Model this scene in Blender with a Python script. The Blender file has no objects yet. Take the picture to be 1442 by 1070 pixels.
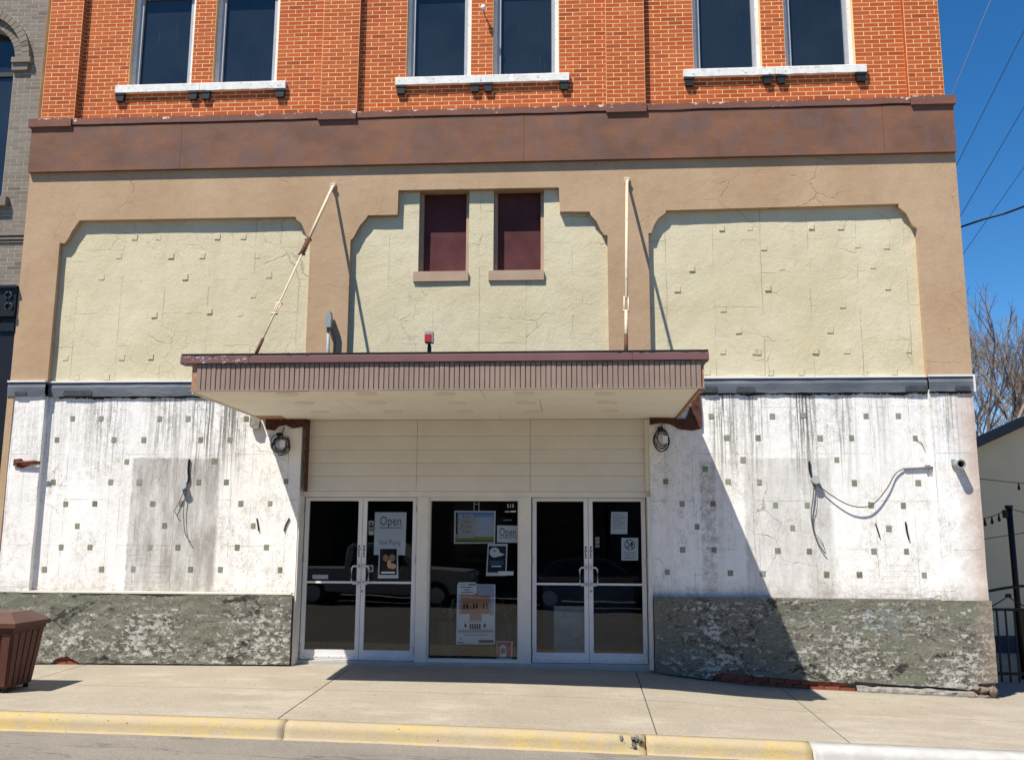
import bpy, bmesh, math, random
from mathutils import Vector, Matrix, noise as mnoise
random.seed(7)
S = bpy.context.scene
COL = S.collection
# ------------------------------------------------------------------ camera
FPX, CX, CY = 1320.0, 721.0, 535.0
YAW, PITCH, ROLL = 0.06812689, 0.16726503, 0.00487155
CAM = Vector((0.0, -12.82, 1.63))
_f = Vector((-math.sin(YAW)*math.cos(PITCH), math.cos(YAW)*math.cos(PITCH), math.sin(PITCH)))
_r = Vector((math.cos(YAW), math.sin(YAW), 0)); _u = _r.cross(_f)
_r2 = _r*math.cos(ROLL) + _u*math.sin(ROLL); _u2 = _u*math.cos(ROLL) - _r*math.sin(ROLL)
cd = bpy.data.cameras.new('camera'); cam = bpy.data.objects.new('camera', cd); COL.objects.link(cam)
cd.sensor_width = 36; cd.lens = FPX/1442*36; cd.clip_end = 2000; cd.clip_start = .05
cam.matrix_world = Matrix(((_r2.x, _u2.x, -_f.x, CAM.x), (_r2.y, _u2.y, -_f.y, CAM.y), (_r2.z, _u2.z, -_f.z, CAM.z), (0, 0, 0, 1)))
S.camera = cam
# ------------------------------------------------------------------ sky, sun, exposure
SUN = Vector((-.39, -.44, 1.0)).normalized()          # towards the sun
w = bpy.data.worlds.new('World'); S.world = w; w.use_nodes = True
nt = w.node_tree; nt.nodes.clear()
sky = nt.nodes.new('ShaderNodeTexSky'); sky.sky_type = 'NISHITA'; sky.sun_disc = False
sky.sun_elevation = math.asin(SUN.z); sky.sun_rotation = math.atan2(SUN.x, SUN.y)
sky.air_density = 1.0; sky.dust_density = 0.0; sky.ozone_density = 6.0; sky.altitude = 800
bg = nt.nodes.new('ShaderNodeBackground'); bg.inputs[1].default_value = .092
wo = nt.nodes.new('ShaderNodeOutputWorld')
hs = nt.nodes.new('ShaderNodeHueSaturation'); hs.inputs['Saturation'].default_value = 1.25
nt.links.new(sky.outputs[0], hs.inputs['Color']); nt.links.new(hs.outputs[0], bg.inputs[0]); nt.links.new(bg.outputs[0], wo.inputs[0])
ld = bpy.data.lights.new('sun', 'SUN'); ld.energy = 5.0; ld.angle = math.radians(.53); ld.color = (1, .945, .85)
lo = bpy.data.objects.new('sun', ld); COL.objects.link(lo); lo.rotation_euler = SUN.to_track_quat('Z', 'Y').to_euler(); lo.location = (0, -10, 20)
S.view_settings.view_transform = 'Standard'; S.view_settings.look = 'None'
S.view_settings.exposure = .61; S.view_settings.gamma = 1
# ------------------------------------------------------------------ pixel -> place
def ray(px, py):
    return _r2*((px-CX)/FPX) - _u2*((py-CY)/FPX) + _f
def at(px, py, Y=0.0):
    d = ray(px, py); t = (Y-CAM.y)/d.y; return CAM + d*t
def A(px, py, Y=0.0):
    p = at(px, py, Y); return p.x, p.z
def atZ(px, py, Z):
    d = ray(px, py); t = (Z-CAM.z)/d.z; return CAM + d*t
def lerp_table(T, x):
    if x <= T[0][0]: a, b = T[0], T[1]
    elif x >= T[-1][0]: a, b = T[-2], T[-1]
    else:
        for a, b in zip(T, T[1:]):
            if a[0] <= x <= b[0]: break
    return a[1] + (b[1]-a[1])*(x-a[0])/(b[0]-a[0])
# ------------------------------------------------------------------ mesh helpers
class MB:
    def __init__(s): s.v = []; s.f = []; s.m = []
    def add(s, vs, fs, mi=0):
        o = len(s.v); s.v += [tuple(v) for v in vs]; s.f += [tuple(i+o for i in f) for f in fs]; s.m += [mi]*len(fs); return s
    def box(s, x0, x1, y0, y1, z0, z1, mi=0):
        return s.add([(x0,y0,z0),(x1,y0,z0),(x1,y1,z0),(x0,y1,z0),(x0,y0,z1),(x1,y0,z1),(x1,y1,z1),(x0,y1,z1)],
                     [(0,1,5,4),(1,2,6,5),(2,3,7,6),(3,0,4,7),(4,5,6,7),(3,2,1,0)], mi)
    def prism(s, poly, y0, y1, mi=0):          # polygon of (x,z), counter-clockwise seen from the camera
        n = len(poly); a = sum(poly[i][0]*poly[(i+1) % n][1]-poly[(i+1) % n][0]*poly[i][1] for i in range(n))
        if a < 0: poly = poly[::-1]
        vs = [(x, y0, z) for x, z in poly] + [(x, y1, z) for x, z in poly]
        fs = [tuple(range(n)), tuple(range(2*n-1, n-1, -1))] + [(i, i+n, (i+1) % n+n, (i+1) % n) for i in range(n)]
        fs = [fs[0], fs[1]] + [tuple(reversed(f)) for f in fs[2:]]
        fs = [fs[0], fs[1]] + [(i, (i+1) % n, (i+1) % n+n, i+n)[::-1] for i in range(n)]
        return s.add(vs, fs, mi)
    def tube(s, pts, r, seg=8, mi=0, cap=True):
        pts = [Vector(p) for p in pts]; rs = r if isinstance(r, (list, tuple)) else [r]*len(pts)
        o = len(s.v); ref = None
        for i, p in enumerate(pts):
            t = (pts[min(i+1, len(pts)-1)]-pts[max(i-1, 0)])
            if t.length < 1e-9: t = Vector((0, 0, 1))
            t.normalize()
            if ref is None: ref = Vector((0, 0, 1)) if abs(t.z) < .9 else Vector((1, 0, 0))
            a = t.cross(ref).normalized(); b = t.cross(a).normalized(); ref = b.cross(t) if False else ref
            for k in range(seg):
                an = 2*math.pi*k/seg; s.v.append(tuple(p + (a*math.cos(an)+b*math.sin(an))*rs[i]))
        for i in range(len(pts)-1):
            for k in range(seg):
                s.f.append((o+i*seg+k, o+i*seg+(k+1) % seg, o+(i+1)*seg+(k+1) % seg, o+(i+1)*seg+k)); s.m.append(mi)
        if cap:
            s.f.append(tuple(o+k for k in range(seg))[::-1]); s.f.append(tuple(o+(len(pts)-1)*seg+k for k in range(seg))); s.m += [mi, mi]
        return s
    def grid(s, x0, x1, z0, z1, nx, nz, yf, zb=None, mi=0):   # sheet facing the camera
        o = len(s.v)
        for j in range(nz+1):
            for i in range(nx+1):
                x = x0+(x1-x0)*i/nx; b = zb(x) if zb else z0
                z = b+(z1-b)*j/nz; s.v.append((x, yf(x, z), z))
        for j in range(nz):
            for i in range(nx):
                a = o+j*(nx+1)+i; s.f.append((a, a+1, a+nx+2, a+nx+1)); s.m.append(mi)
        return s
    def build(s, name, mats, parent=None, smooth=False, loc=None):
        me = bpy.data.meshes.new(name)
        if loc is not None:
            s.v = [(x-loc[0], y-loc[1], z-loc[2]) for x, y, z in s.v]
        me.from_pydata(s.v, [], s.f)
        if not isinstance(mats, (list, tuple)): mats = [mats]
        for m in mats: me.materials.append(m)
        if len(mats) > 1: me.polygons.foreach_set('material_index', s.m)
        if smooth: me.polygons.foreach_set('use_smooth', [True]*len(me.polygons))
        me.update()
        o = bpy.data.objects.new(name, me); COL.objects.link(o)
        if loc is not None: o.location = loc
        if parent is not None:
            o.parent = parent
            if parent.location.length > 0 or parent.parent: o.matrix_parent_inverse = Matrix()
        return o
def tag(o, label=None, cat=None, group=None, kind=None):
    if label: o['label'] = label
    if cat: o['category'] = cat
    if group: o['group'] = group
    if kind: o['kind'] = kind
    return o
def empty(name, label, cat, group=None):     # things are built in world space; the Empty sits at the origin of its parts
    o = bpy.data.objects.new(name, None); COL.objects.link(o); o.empty_display_size = .2
    return tag(o, label, cat, group)
# ------------------------------------------------------------------ materials
class G:
    def __init__(s, name, rough=.8, spec=.3):
        s.m = bpy.data.materials.new(name); s.m.use_nodes = True; s.t = s.m.node_tree
        s.b = s.t.nodes['Principled BSDF']; s.b.inputs['Roughness'].default_value = rough
        s.b.inputs['Specular IOR Level'].default_value = spec
        s.g = s.t.nodes.new('ShaderNodeNewGeometry')
        sp = s.t.nodes.new('ShaderNodeSeparateXYZ'); s.t.links.new(s.g.outputs['Position'], sp.inputs[0])
        s.X, s.Y, s.Z = sp.outputs
    def put(s, inp, v):
        if isinstance(v, bpy.types.NodeSocket): s.t.links.new(v, inp)
        elif isinstance(v, (tuple, list)): inp.default_value = tuple(v)+((1,) if len(v) == 3 and len(inp.default_value) == 4 else ())
        else: inp.default_value = v
    def vec(s, x=1, y=1, z=1, ox=0, oy=0, oz=0):
        n = s.t.nodes.new('ShaderNodeMapping'); s.t.links.new(s.g.outputs['Position'], n.inputs[0])
        n.inputs['Scale'].default_value = (x, y, z); n.inputs['Location'].default_value = (ox, oy, oz); return n.outputs[0]
    def noise(s, scale, detail=6, rough=.6, v=None, dist=0):
        n = s.t.nodes.new('ShaderNodeTexNoise'); n.inputs['Scale'].default_value = scale; n.inputs['Detail'].default_value = detail
        n.inputs['Roughness'].default_value = rough; n.inputs['Distortion'].default_value = dist
        s.t.links.new(v if v else s.g.outputs['Position'], n.inputs['Vector']); return n.outputs[0]
    def vor(s, scale, feat='DISTANCE_TO_EDGE', v=None, out=0):
        n = s.t.nodes.new('ShaderNodeTexVoronoi'); n.feature = feat; n.inputs['Scale'].default_value = scale
        s.t.links.new(v if v else s.g.outputs['Position'], n.inputs['Vector']); return n.outputs[out]
    def math(s, op, a, b=0, c=0):
        n = s.t.nodes.new('ShaderNodeMath'); n.operation = op
        for i, q in enumerate((a, b, c)): s.put(n.inputs[i], q)
        return n.outputs[0]
    def mul(s, a, b): return s.math('MULTIPLY', a, b)
    def mr(s, v, a, b, c=0.0, d=1.0):
        n = s.t.nodes.new('ShaderNodeMapRange'); s.put(n.inputs[0], v)
        for i, q in enumerate((a, b, c, d)): n.inputs[i+1].default_value = q
        return n.outputs[0]
    def mix(s, f, a, b, mode='MIX'):
        n = s.t.nodes.new('ShaderNodeMix'); n.data_type = 'RGBA'; n.blend_type = mode
        s.put(n.inputs[0], f); s.put(n.inputs[6], a); s.put(n.inputs[7], b); return n.outputs[2]
    def bump(s, h, strength=.5, dist=.01):
        n = s.t.nodes.new('ShaderNodeBump'); n.inputs['Strength'].default_value = strength; n.inputs['Distance'].default_value = dist
        s.put(n.inputs['Height'], h); s.t.links.new(n.outputs[0], s.b.inputs['Normal'])
    def col(s, c): s.put(s.b.inputs['Base Color'], c); return s
    def rnd(s):
        oi = s.t.nodes.new('ShaderNodeObjectInfo'); at_ = s.t.nodes.new('ShaderNodeAttribute'); at_.attribute_name = 'rnd'
        return s.math('FRACT', s.math('ADD', oi.outputs['Random'], at_.outputs['Fac']))
def flat(name, c, rough=.7, var=.18, scale=9, bump=.0, spec=.3, metal=0):
    g = G(name, rough, spec); n = g.noise(scale, 5, .65)
    g.col(g.mix(g.mr(n, .3, .7), [q*(1-var) for q in c], [min(1, q*(1+var)) for q in c]))
    g.b.inputs['Metallic'].default_value = metal
    if bump: g.bump(g.noise(scale*8, 4), bump, .004)
    return g.m
M = {}
def brick_mat(name, c1, c2, c3):
    g = G(name, .85, .2); r = g.rnd()
    c = g.mix(g.mr(r, .0, .8), c1, c2); c = g.mix(g.mr(r, .86, .98), c, c3)
    c = g.mix(g.mr(g.noise(1.1, 4), .42, .75, 0, .45), c, [q*.8 for q in c1])
    c = g.mix(g.mr(g.noise(14, 6, .7), .35, .8, 0, .35), c, [q*.6 for q in c1])
    g.col(c); g.bump(g.noise(60, 5, .7), .5, .004); return g.m
M['brick'] = brick_mat('painted orange brick', (.43, .082, .022), (.53, .122, .036), (.32, .062, .02))
M['gbrick'] = brick_mat('grey brick', (.20, .165, .13), (.265, .225, .18), (.16, .13, .10))
M['rbrick'] = brick_mat('bare red brick', (.22, .06, .035), (.32, .10, .06), (.14, .04, .03))
M['mortar'] = flat('cream painted mortar', (.92, .58, .27), .9, .15, 3, .3)
M['gmortar'] = flat('grey mortar', (.44, .385, .32), .9, .15, 4, .3)
def band_mat():
    g = G('brown painted stone', .8, .25)
    c = g.mix(g.mr(g.noise(1.3, 5, .6, g.vec(1, 1, 1.6)), .38, .62), (.145, .075, .050), (.235, .105, .058))
    c = g.mix(g.mr(g.noise(3.2, 6, .7, g.vec(1.5, 1, .8, 9)), .45, .66, 0, .75), c, (.155, .098, .090))
    c = g.mix(g.mr(g.noise(25, 5, .7), .55, .75, 0, .4), c, (.10, .05, .035))
    g.col(c); g.bump(g.math('ADD', g.noise(45, 6, .75), g.mul(g.noise(5, 4), .8)), .45, .008); return g.m
M['band'] = band_mat()
ZCH = (A(53, 171)[1]+A(1339, 139)[1])/2
def chip_mat():
    g = G('chipped brown lip', .8, .25)
    k = g.mr(g.math('ADD', g.noise(7, 6, .75, g.vec(1, 1, 2)), g.mr(g.Z, ZCH-.05, ZCH, 0, .14)), .66, .68)
    c = g.mix(g.mr(g.noise(2, 5), .35, .7), (.16, .075, .055), (.21, .095, .07))
    g.col(g.mix(k, c, (.75, .62, .48))); g.bump(g.noise(30, 6, .7), .6, .01); return g.m
M['lip'] = chip_mat()
def cracks(g, scale, width, seed, lo=.45, hi=.6, ms=.9):
    wv = g.t.nodes.new('ShaderNodeVectorMath'); wv.operation = 'MULTIPLY_ADD'
    nz = g.t.nodes.new('ShaderNodeTexNoise'); nz.inputs['Scale'].default_value = 3.0; nz.inputs['Detail'].default_value = 5
    g.t.links.new(g.g.outputs['Position'], nz.inputs['Vector'])
    g.t.links.new(nz.outputs['Color'], wv.inputs[0]); wv.inputs[1].default_value = (.45, .0, .45)
    g.t.links.new(g.vec(1, 1, 1.25, seed, seed*.3, seed*1.7), wv.inputs[2])
    e = g.vor(scale, 'DISTANCE_TO_EDGE', wv.outputs[0])
    return g.mul(g.mr(e, 0, width, 1, 0), g.mr(g.noise(ms, 3, .5, g.vec(1, 1, 1, seed*2)), lo, hi))
def stucco(name, c1, c2, dark, seed, crack=.6, bumpst=.55, seam=.0):
    g = G(name, .9, .15)
    c = g.mix(g.mr(g.noise(.9, 5, .6, g.vec(1, 1, 1, seed)), .35, .65), c1, c2)
    c = g.mix(g.mr(g.noise(5, 7, .7, g.vec(1, 1, .7, seed+3)), .5, .8, 0, .4), c, dark)
    c = g.mix(g.mr(g.noise(2.2, 5, .6, g.vec(3, 1, .3, seed+5)), .55, .8, 0, .22), c, dark)
    k = g.math('MAXIMUM', g.mul(cracks(g, 1.2, .009, seed, .52, .62), .8), g.mul(cracks(g, 3.4, .016, seed+7, .58, .66), .6))
    b = g.t.nodes.new('ShaderNodeTexBrick'); cv = g.t.nodes.new('ShaderNodeCombineXYZ')
    g.t.links.new(g.math('ADD', g.Z, g.mul(g.noise(1.2, 3, .5, g.vec(1, 1, 1, seed)), .05)), cv.inputs[0]); g.t.links.new(g.math('ADD', g.X, g.mul(g.noise(1.9, 3), .05)), cv.inputs[1]); g.t.links.new(cv.outputs[0], b.inputs['Vector'])
    b.inputs['Scale'].default_value = 1; b.inputs['Brick Width'].default_value = .97; b.inputs['Row Height'].default_value = .66; b.inputs['Mortar Size'].default_value = .005
    k = g.math('MAXIMUM', k, g.mul(g.mul(b.outputs['Fac'], seam), g.mr(g.noise(1.7, 4, .65, g.vec(1, 1, 1, seed+2)), .45, .62)))
    c = g.mix(g.mul(k, crack), c, [q*.28 for q in dark])
    pit = g.mr(g.noise(16, 3, .5, g.vec(1, 1, 2.2, seed)), .73, .76)
    c = g.mix(g.mul(pit, .55), c, [q*.3 for q in dark])
    g.col(c)
    h = g.math('SUBTRACT', g.math('ADD', g.noise(40, 6, .75), g.mul(g.noise(6, 4), 1.3)), g.mul(k, 1.3))
    g.bump(h, bumpst, .010); return g.m
M['tan'] = stucco('tan stucco', (.42, .28, .168), (.49, .345, .22), (.31, .215, .14), 1.3, .38, .5)
M['cream'] = stucco('cream stucco', (.59, .515, .335), (.66, .59, .415), (.47, .395, .28), 5.1, .5, .62, .9)
def plaster_mat():
    g = G('dirty white plaster', .85, .2)
    grime = (.15, .14, .12)
    c = g.mix(g.mr(g.noise(1.1, 6, .65), .40, .72), (.92, .90, .865), (.84, .81, .76))
    # mottled grime: fine specks gathered into soft clouds
    cloud = g.mr(g.noise(1.6, 5, .65, g.vec(1, 1, .8, 17)), .42, .66)
    c = g.mix(g.mul(g.mr(g.noise(9, 9, .8, g.vec(1.3, 1, .8)), .47, .66), g.mr(cloud, 0, 1, .12, .85)), c, (.43, .39, .32))
    specks = g.mr(g.noise(38, 6, .85, g.vec(1.4, 1, .8, 2)), .545, .60)
    c = g.mix(g.mul(specks, g.mr(cloud, 0, 1, .08, .95)), c, (.27, .24, .19))
    # bare grey patches where boards were fixed
    def box(x0, x1, z0, z1):
        n = g.mul(g.math('SUBTRACT', g.noise(9, 5, .7), .5), .10)
        xx = g.math('ADD', g.X, n); zz = g.math('ADD', g.Z, n)
        a = g.mul(g.mr(xx, x0-.012, x0+.012), g.mr(xx, x1-.03, x1+.03, 1, 0))
        return g.mul(a, g.mul(g.mr(zz, z0-.06, z0+.06), g.mr(zz, z1-.012, z1+.012, 1, 0)))
    p1 = A(188, 645, .085); p2 = A(300, 835, .085); q1 = A(1046, 645, .085); q2 = A(1178, 840, .085); r1 = A(985, 650, .085); r2 = A(1012, 840, .085)
    pm = g.math('MAXIMUM', box(p1[0], p2[0], p2[1], p1[1]), g.mul(box(q1[0], q2[0], q2[1], q1[1]), .55))
    pc = g.mix(g.mr(g.noise(3.0, 8, .75, g.vec(2.6, 1, .6)), .38, .64), (.25, .23, .20), (.66, .64, .60))
    pc = g.mix(g.mul(g.mr(g.noise(45, 6, .85), .5, .62), .5), pc, (.20, .185, .16))
    c = g.mix(g.mul(pm, .80), c, pc)
    c = g.mix(g.mul(g.mul(box(r1[0], r2[0], r2[1], r1[1]), g.mr(g.noise(12, 7, .8), .40, .62)), .75), c, (.30, .24, .18))
    # run-down streaks under the flashing
    s1 = g.mr(g.noise(1, 7, .7, g.vec(11, 1, .35, 2)), .50, .58)
    s2 = g.mr(g.noise(1, 5, .7, g.vec(34, 1, .8, 4)), .52, .57)
    pa = g.mr(g.noise(.55, 4, .6, g.vec(1.6, 1, .15, 7)), .42, .60, .0, .25)
    for (px_, wd, am) in ((140, .25, .5), (235, .35, .6), (300, .5, 1.0), (332, .22, .9), (160, .12, .7), (1012, .16, .9), (1030, .10, .7), (1062, .22, .7), (1128, .22, 1.0), (1142, .08, 1.0), (1185, .25, .6), (1335, .15, .6), (1240, .2, .35)):
        xc_ = A(px_, 580, .085)[0]; pa = g.math('MAXIMUM', pa, g.mr(g.math('ABSOLUTE', g.math('SUBTRACT', g.X, xc_)), wd*.4, wd, am, 0))
    zt = g.mr(g.math('ADD', g.Z, g.mul(g.noise(1, 4, .6, g.vec(12, 1, .4)), 1.3)), 2.85, 3.75)
    st = g.mul(g.mul(g.math('MAXIMUM', g.mul(s1, .85), s2), zt), pa)
    c = g.mix(g.mul(st, .9), c, (.075, .07, .06))
    sp_ = g.mul(g.mul(g.mr(g.noise(17, 9, .85), .50, .60), g.mr(g.math('ADD', g.Z, g.mul(g.noise(2, 4), .8)), 2.9, 3.7, 0.0, .75)), g.mr(pa, 0, 1, .15, 1))
    c = g.mix(sp_, c, (.21, .19, .16))
    # faint long vertical wash
    c = g.mix(g.mr(g.noise(1, 6, .65, g.vec(6, 1, .2, 11)), .54, .72, 0, .28), c, (.54, .49, .41))
    # thin joints of old panels
    def joints(wd, ht, size, off):
        b = g.t.nodes.new('ShaderNodeTexBrick'); cv = g.t.nodes.new('ShaderNodeCombineXYZ')
        g.t.links.new(g.math('ADD', g.Z, off), cv.inputs[0]); g.t.links.new(g.math('ADD', g.X, g.mul(g.noise(1.5, 4), .03)), cv.inputs[1]); g.t.links.new(cv.outputs[0], b.inputs['Vector'])
        b.inputs['Scale'].default_value = 1; b.inputs['Brick Width'].default_value = wd; b.inputs['Row Height'].default_value = ht
        b.inputs['Mortar Size'].default_value = size; b.inputs['Mortar Smooth'].default_value = .3; return b.outputs['Fac']
    j = g.mul(joints(1.27, .80, .0045, .4), g.mr(g.noise(2.2, 5, .7, g.vec(1, 1, 1.5)), .42, .60, .05, .9))
    j = g.math('MAXIMUM', j, g.mul(joints(9.0, .41, .0035, .0), g.mr(g.noise(1.7, 5, .7, g.vec(1.5, 1, .8, 5)), .46, .60, .0, .8)))
    c = g.mix(g.mul(j, .7), c, (.22, .20, .18))
    # bolt holes
    hole = g.mul(g.mr(g.vor(1.9, 'F1'), .016, .024, 1, 0), g.mr(g.noise(3, 2), .45, .5))
    c = g.mix(g.mul(hole, .9), c, (.03, .027, .024))
    # courses showing through low down
    wv = g.math('SINE', g.math('ADD', g.mul(g.Z, 2*math.pi/.075), g.mul(g.noise(3, 5, .65), 9)))
    cm = g.mul(g.mr(g.noise(.9, 3, .5, g.vec(1, 1, 1, 21)), .50, .62), g.mr(g.Z, .9, 1.9, 1, 0))
    cr = g.mul(g.mul(g.mr(wv, .35, 1), cm), g.mr(g.noise(6, 5, .7, g.vec(.5, 1, 1)), .40, .62))
    c = g.mix(g.mul(cr, .40), c, (.42, .36, .29))
    # rising dirt above the wainscot
    lo = g.mul(g.mr(g.math('ADD', g.Z, g.mul(g.noise(2.4, 6, .7), .75)), 1.15, 1.46, 1, 0), g.mr(g.noise(11, 7, .8), .38, .58))
    c = g.mix(g.mul(lo, .85), c, (.36, .30, .22))
    k = cracks(g, 1.3, .007, 3.3, .54, .62)
    c = g.mix(g.mul(k, .55), c, (.16, .14, .12))
    # bare render on the building's corner
    ed = g.mr(g.math('ADD', g.X, g.mul(g.noise(3.5, 6, .7), .5)), 5.25, 5.55)
    c = g.mix(g.mul(ed, .85), c, (.50, .38, .31))
    g.col(c)
    h = g.math('SUBTRACT', g.math('ADD', g.noise(18, 7, .75), g.math('ADD', g.mul(g.noise(4, 4), 1.2), g.mul(cr, .5))), g.math('ADD', g.mul(j, 1.0), g.math('ADD', g.mul(k, 1.0), g.mul(hole, 2))))
    g.bump(h, .5, .010); return g.m
M['plaster'] = plaster_mat()
def wains_mat():
    g = G('flaking green wainscot', .85, .2); hz = g.vec(.75, 1, 1.35)
    n1 = g.noise(3.2, 9, .72, hz); n2 = g.noise(15, 10, .80, g.vec(.75, 1, 1.2, 4), .5); n3 = g.noise(1.7, 8, .7, g.vec(.9, 1, 1.4, 9), .8); n4 = g.noise(7, 10, .8, g.vec(.8, 1, 1.1, 15), .8); n5 = g.noise(1.3, 4, .6, g.vec(1, 1, 1.6, 40))
    top = g.math('ADD', g.mr(g.Z, .35, .95, -.015, .04), g.mr(n5, .35, .65, -.055, .055))
    c = g.mix(g.mr(n1, .35, .65), (.15, .165, .11), (.205, .212, .148))
    crs = g.mul(g.math('SINE', g.math('ADD', g.mul(g.Z, 2*math.pi/.077), g.mul(g.noise(1.3, 3), 3))), .018); top = g.math('ADD', top, crs)
    c = g.mix(g.mul(g.mr(g.math('SUBTRACT', n4, top), .46, .48), .9), c, (.25, .235, .19))
    c = g.mix(g.mr(g.math('SUBTRACT', n2, top), .490, .505), c, (.345, .335, .285))
    c = g.mix(g.mul(g.mr(g.math('SUBTRACT', n4, top), .535, .55), .9), c, (.125, .108, .085))
    c = g.mix(g.mr(g.math('SUBTRACT', n2, g.mul(top, 1.3)), .585, .60), c, (.55, .54, .48))
    c = g.mix(g.mul(g.mr(n3, .60, .63), g.mr(n4, .46, .49)), c, (.05, .046, .04))
    c = g.mix(g.mul(g.mr(g.noise(1.3, 5, .6, g.vec(1, 1, 1, 31)), .60, .66), g.mr(n2, .48, .53)), c, (.37, .43, .45))
    c = g.mix(g.mr(g.noise(50, 4, .8), .45, .7, 0, .45), c, (.10, .09, .075))
    ed = g.mr(g.math('ADD', g.X, g.mul(g.noise(3.5, 6, .7), .5)), 5.3, 5.6)
    c = g.mix(g.mul(ed, .8), c, (.36, .29, .23))
    g.col(c)
    h = g.math('ADD', g.mul(g.mr(g.math('SUBTRACT', n2, top), .49, .52), .5), g.math('ADD', g.mul(n4, .9), g.mul(g.noise(40, 5, .7), .4)))
    g.bump(h, .8, .025); return g.m
M['wains'] = wains_mat()
def lead_mat():
    g = G('grey flashing', .6, .4)
    c = g.mix(g.mr(g.noise(1.2, 5, .6, g.vec(1, 1, 4)), .35, .68), (.085, .10, .12), (.16, .175, .195))
    c = g.mix(g.mr(g.noise(9, 6, .7, g.vec(.4, 1, 2)), .55, .75, 0, .6), c, (.05, .055, .06))
    g.col(c); g.bump(g.noise(12, 5, .6, g.vec(.5, 1, 2)), .5, .01); return g.m
M['lead'] = lead_mat()
M['lead2'] = flat('dark flashing patch', (.055, .06, .066), .6, .3, 12, .3)
M['tar'] = flat('black tar', (.015, .014, .013), .7, .3, 20, .4)
M['white'] = flat('white painted metal', (.72, .73, .74), .5, .06, 5)
def peel(name, paint, under, th, seed, sc=9):
    g = G(name, .7, .3); k = g.mr(g.noise(sc, 8, .78, g.vec(1, 1, 1.5, seed)), th, th+.02)
    c = g.mix(g.mr(g.noise(3, 5), .35, .7), paint, [q*.82 for q in paint])
    g.col(g.mix(k, c, under)); g.bump(g.math('SUBTRACT', g.mul(g.noise(35, 5, .7), .4), k), .5, .006); return g.m
M['sill'] = peel('flaking white sill', (.86, .84, .79), (.50, .46, .39), .58, 2, 15)
M['silltan'] = peel('tan sill', (.44, .31, .22), (.55, .45, .34), .64, 4, 14)
M['wframe'] = peel('weathered white frame', (.80, .79, .77), (.42, .42, .41), .60, 6, 12)
M['gframe'] = flat('grey aluminium frame', (.36, .38, .40), .45, .1, 6)
M['bracket'] = flat('black iron bracket', (.012, .013, .015), .5, .3, 20, .2)
def glass_dark():
    g = G('dark window pane', .03, .5)
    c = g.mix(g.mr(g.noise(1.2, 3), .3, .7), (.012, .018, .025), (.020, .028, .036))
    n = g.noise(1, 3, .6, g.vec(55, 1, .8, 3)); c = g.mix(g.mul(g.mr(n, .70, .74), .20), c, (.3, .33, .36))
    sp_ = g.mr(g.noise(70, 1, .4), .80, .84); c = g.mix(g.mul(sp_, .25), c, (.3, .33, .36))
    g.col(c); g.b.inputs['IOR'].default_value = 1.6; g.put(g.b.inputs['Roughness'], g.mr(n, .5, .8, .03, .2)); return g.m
M['pane'] = glass_dark()
def clear_glass():
    m = bpy.data.materials.new('clear pane'); m.use_nodes = True; t = m.node_tree; t.nodes.remove(t.nodes['Principled BSDF'])
    f = t.nodes.new('ShaderNodeFresnel'); f.inputs[0].default_value = 1.42
    tr = t.nodes.new('ShaderNodeBsdfTransparent'); tr.inputs[0].default_value = (.93, .95, .95, 1)
    gl = t.nodes.new('ShaderNodeBsdfGlossy'); gl.inputs['Roughness'].default_value = .0; gl.inputs[0].default_value = (.95, .98, 1, 1)
    bp = t.nodes.new('ShaderNodeBump'); nz = t.nodes.new('ShaderNodeTexNoise'); nz.inputs['Scale'].default_value = 1.6; nz.inputs['Detail'].default_value = 1
    ge = t.nodes.new('ShaderNodeNewGeometry'); t.links.new(ge.outputs['Position'], nz.inputs['Vector']); t.links.new(nz.outputs[0], bp.inputs['Height'])
    bp.inputs['Strength'].default_value = .02; bp.inputs['Distance'].default_value = .05; t.links.new(bp.outputs[0], gl.inputs['Normal'])
    mx = t.nodes.new('ShaderNodeMixShader'); t.links.new(f.outputs[0], mx.inputs[0]); t.links.new(tr.outputs[0], mx.inputs[1]); t.links.new(gl.outputs[0], mx.inputs[2])
    t.links.new(mx.outputs[0], t.nodes['Material Output'].inputs[0]); return m
M['glass'] = clear_glass()
M['maroon'] = flat('maroon painted board', (.095, .036, .038), .85, .25, 3, .3, spec=.1)
M['rib'] = peel('brown rib metal', (.31, .225, .18), (.42, .29, .20), .62, 3, 6)
M['cap'] = peel('maroon cap metal', (.155, .075, .075), (.65, .55, .52), .68, 8, 7)
M['capchip'] = peel('flaking maroon cap', (.155, .075, .075), (.75, .68, .66), .56, 9, 13)
M['soffit'] = flat('off white soffit board', (.78, .73, .62), .8, .05, 2.5, .1)
M['disc'] = flat('soffit cover plate', (.69, .64, .54), .7, .05, 6)
M['wood'] = flat('raw brown wood', (.40, .22, .12), .85, .3, 12, .5)
M['rot'] = flat('rotten red brown wood', (.085, .034, .022), .9, .6, 16, .9)
M['siding'] = flat('off white siding', (.72, .68, .60), .6, .05, 2, .1)
M['door'] = flat('white door aluminium', (.74, .73, .71), .45, .06, 5, .1)
M['frame'] = flat('cream storefront frame', (.74, .70, .62), .5, .06, 4, .1)
M['alu'] = flat('pull handle metal', (.70, .69, .67), .35, .05, 9)
M['steel'] = flat('dull steel', (.35, .34, .33), .4, .15, 20, .1, metal=.6)
M['galv'] = flat('galvanised grey', (.28, .30, .30), .5, .15, 15, .1)
M['black'] = flat('black', (.010, .010, .011), .5, .2, 9)
M['iron'] = flat('black painted iron', (.012, .012, .013), .45, .2, 9)
M['rust'] = flat('rusty iron', (.11, .045, .025), .85, .4, 25, .6)
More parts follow.
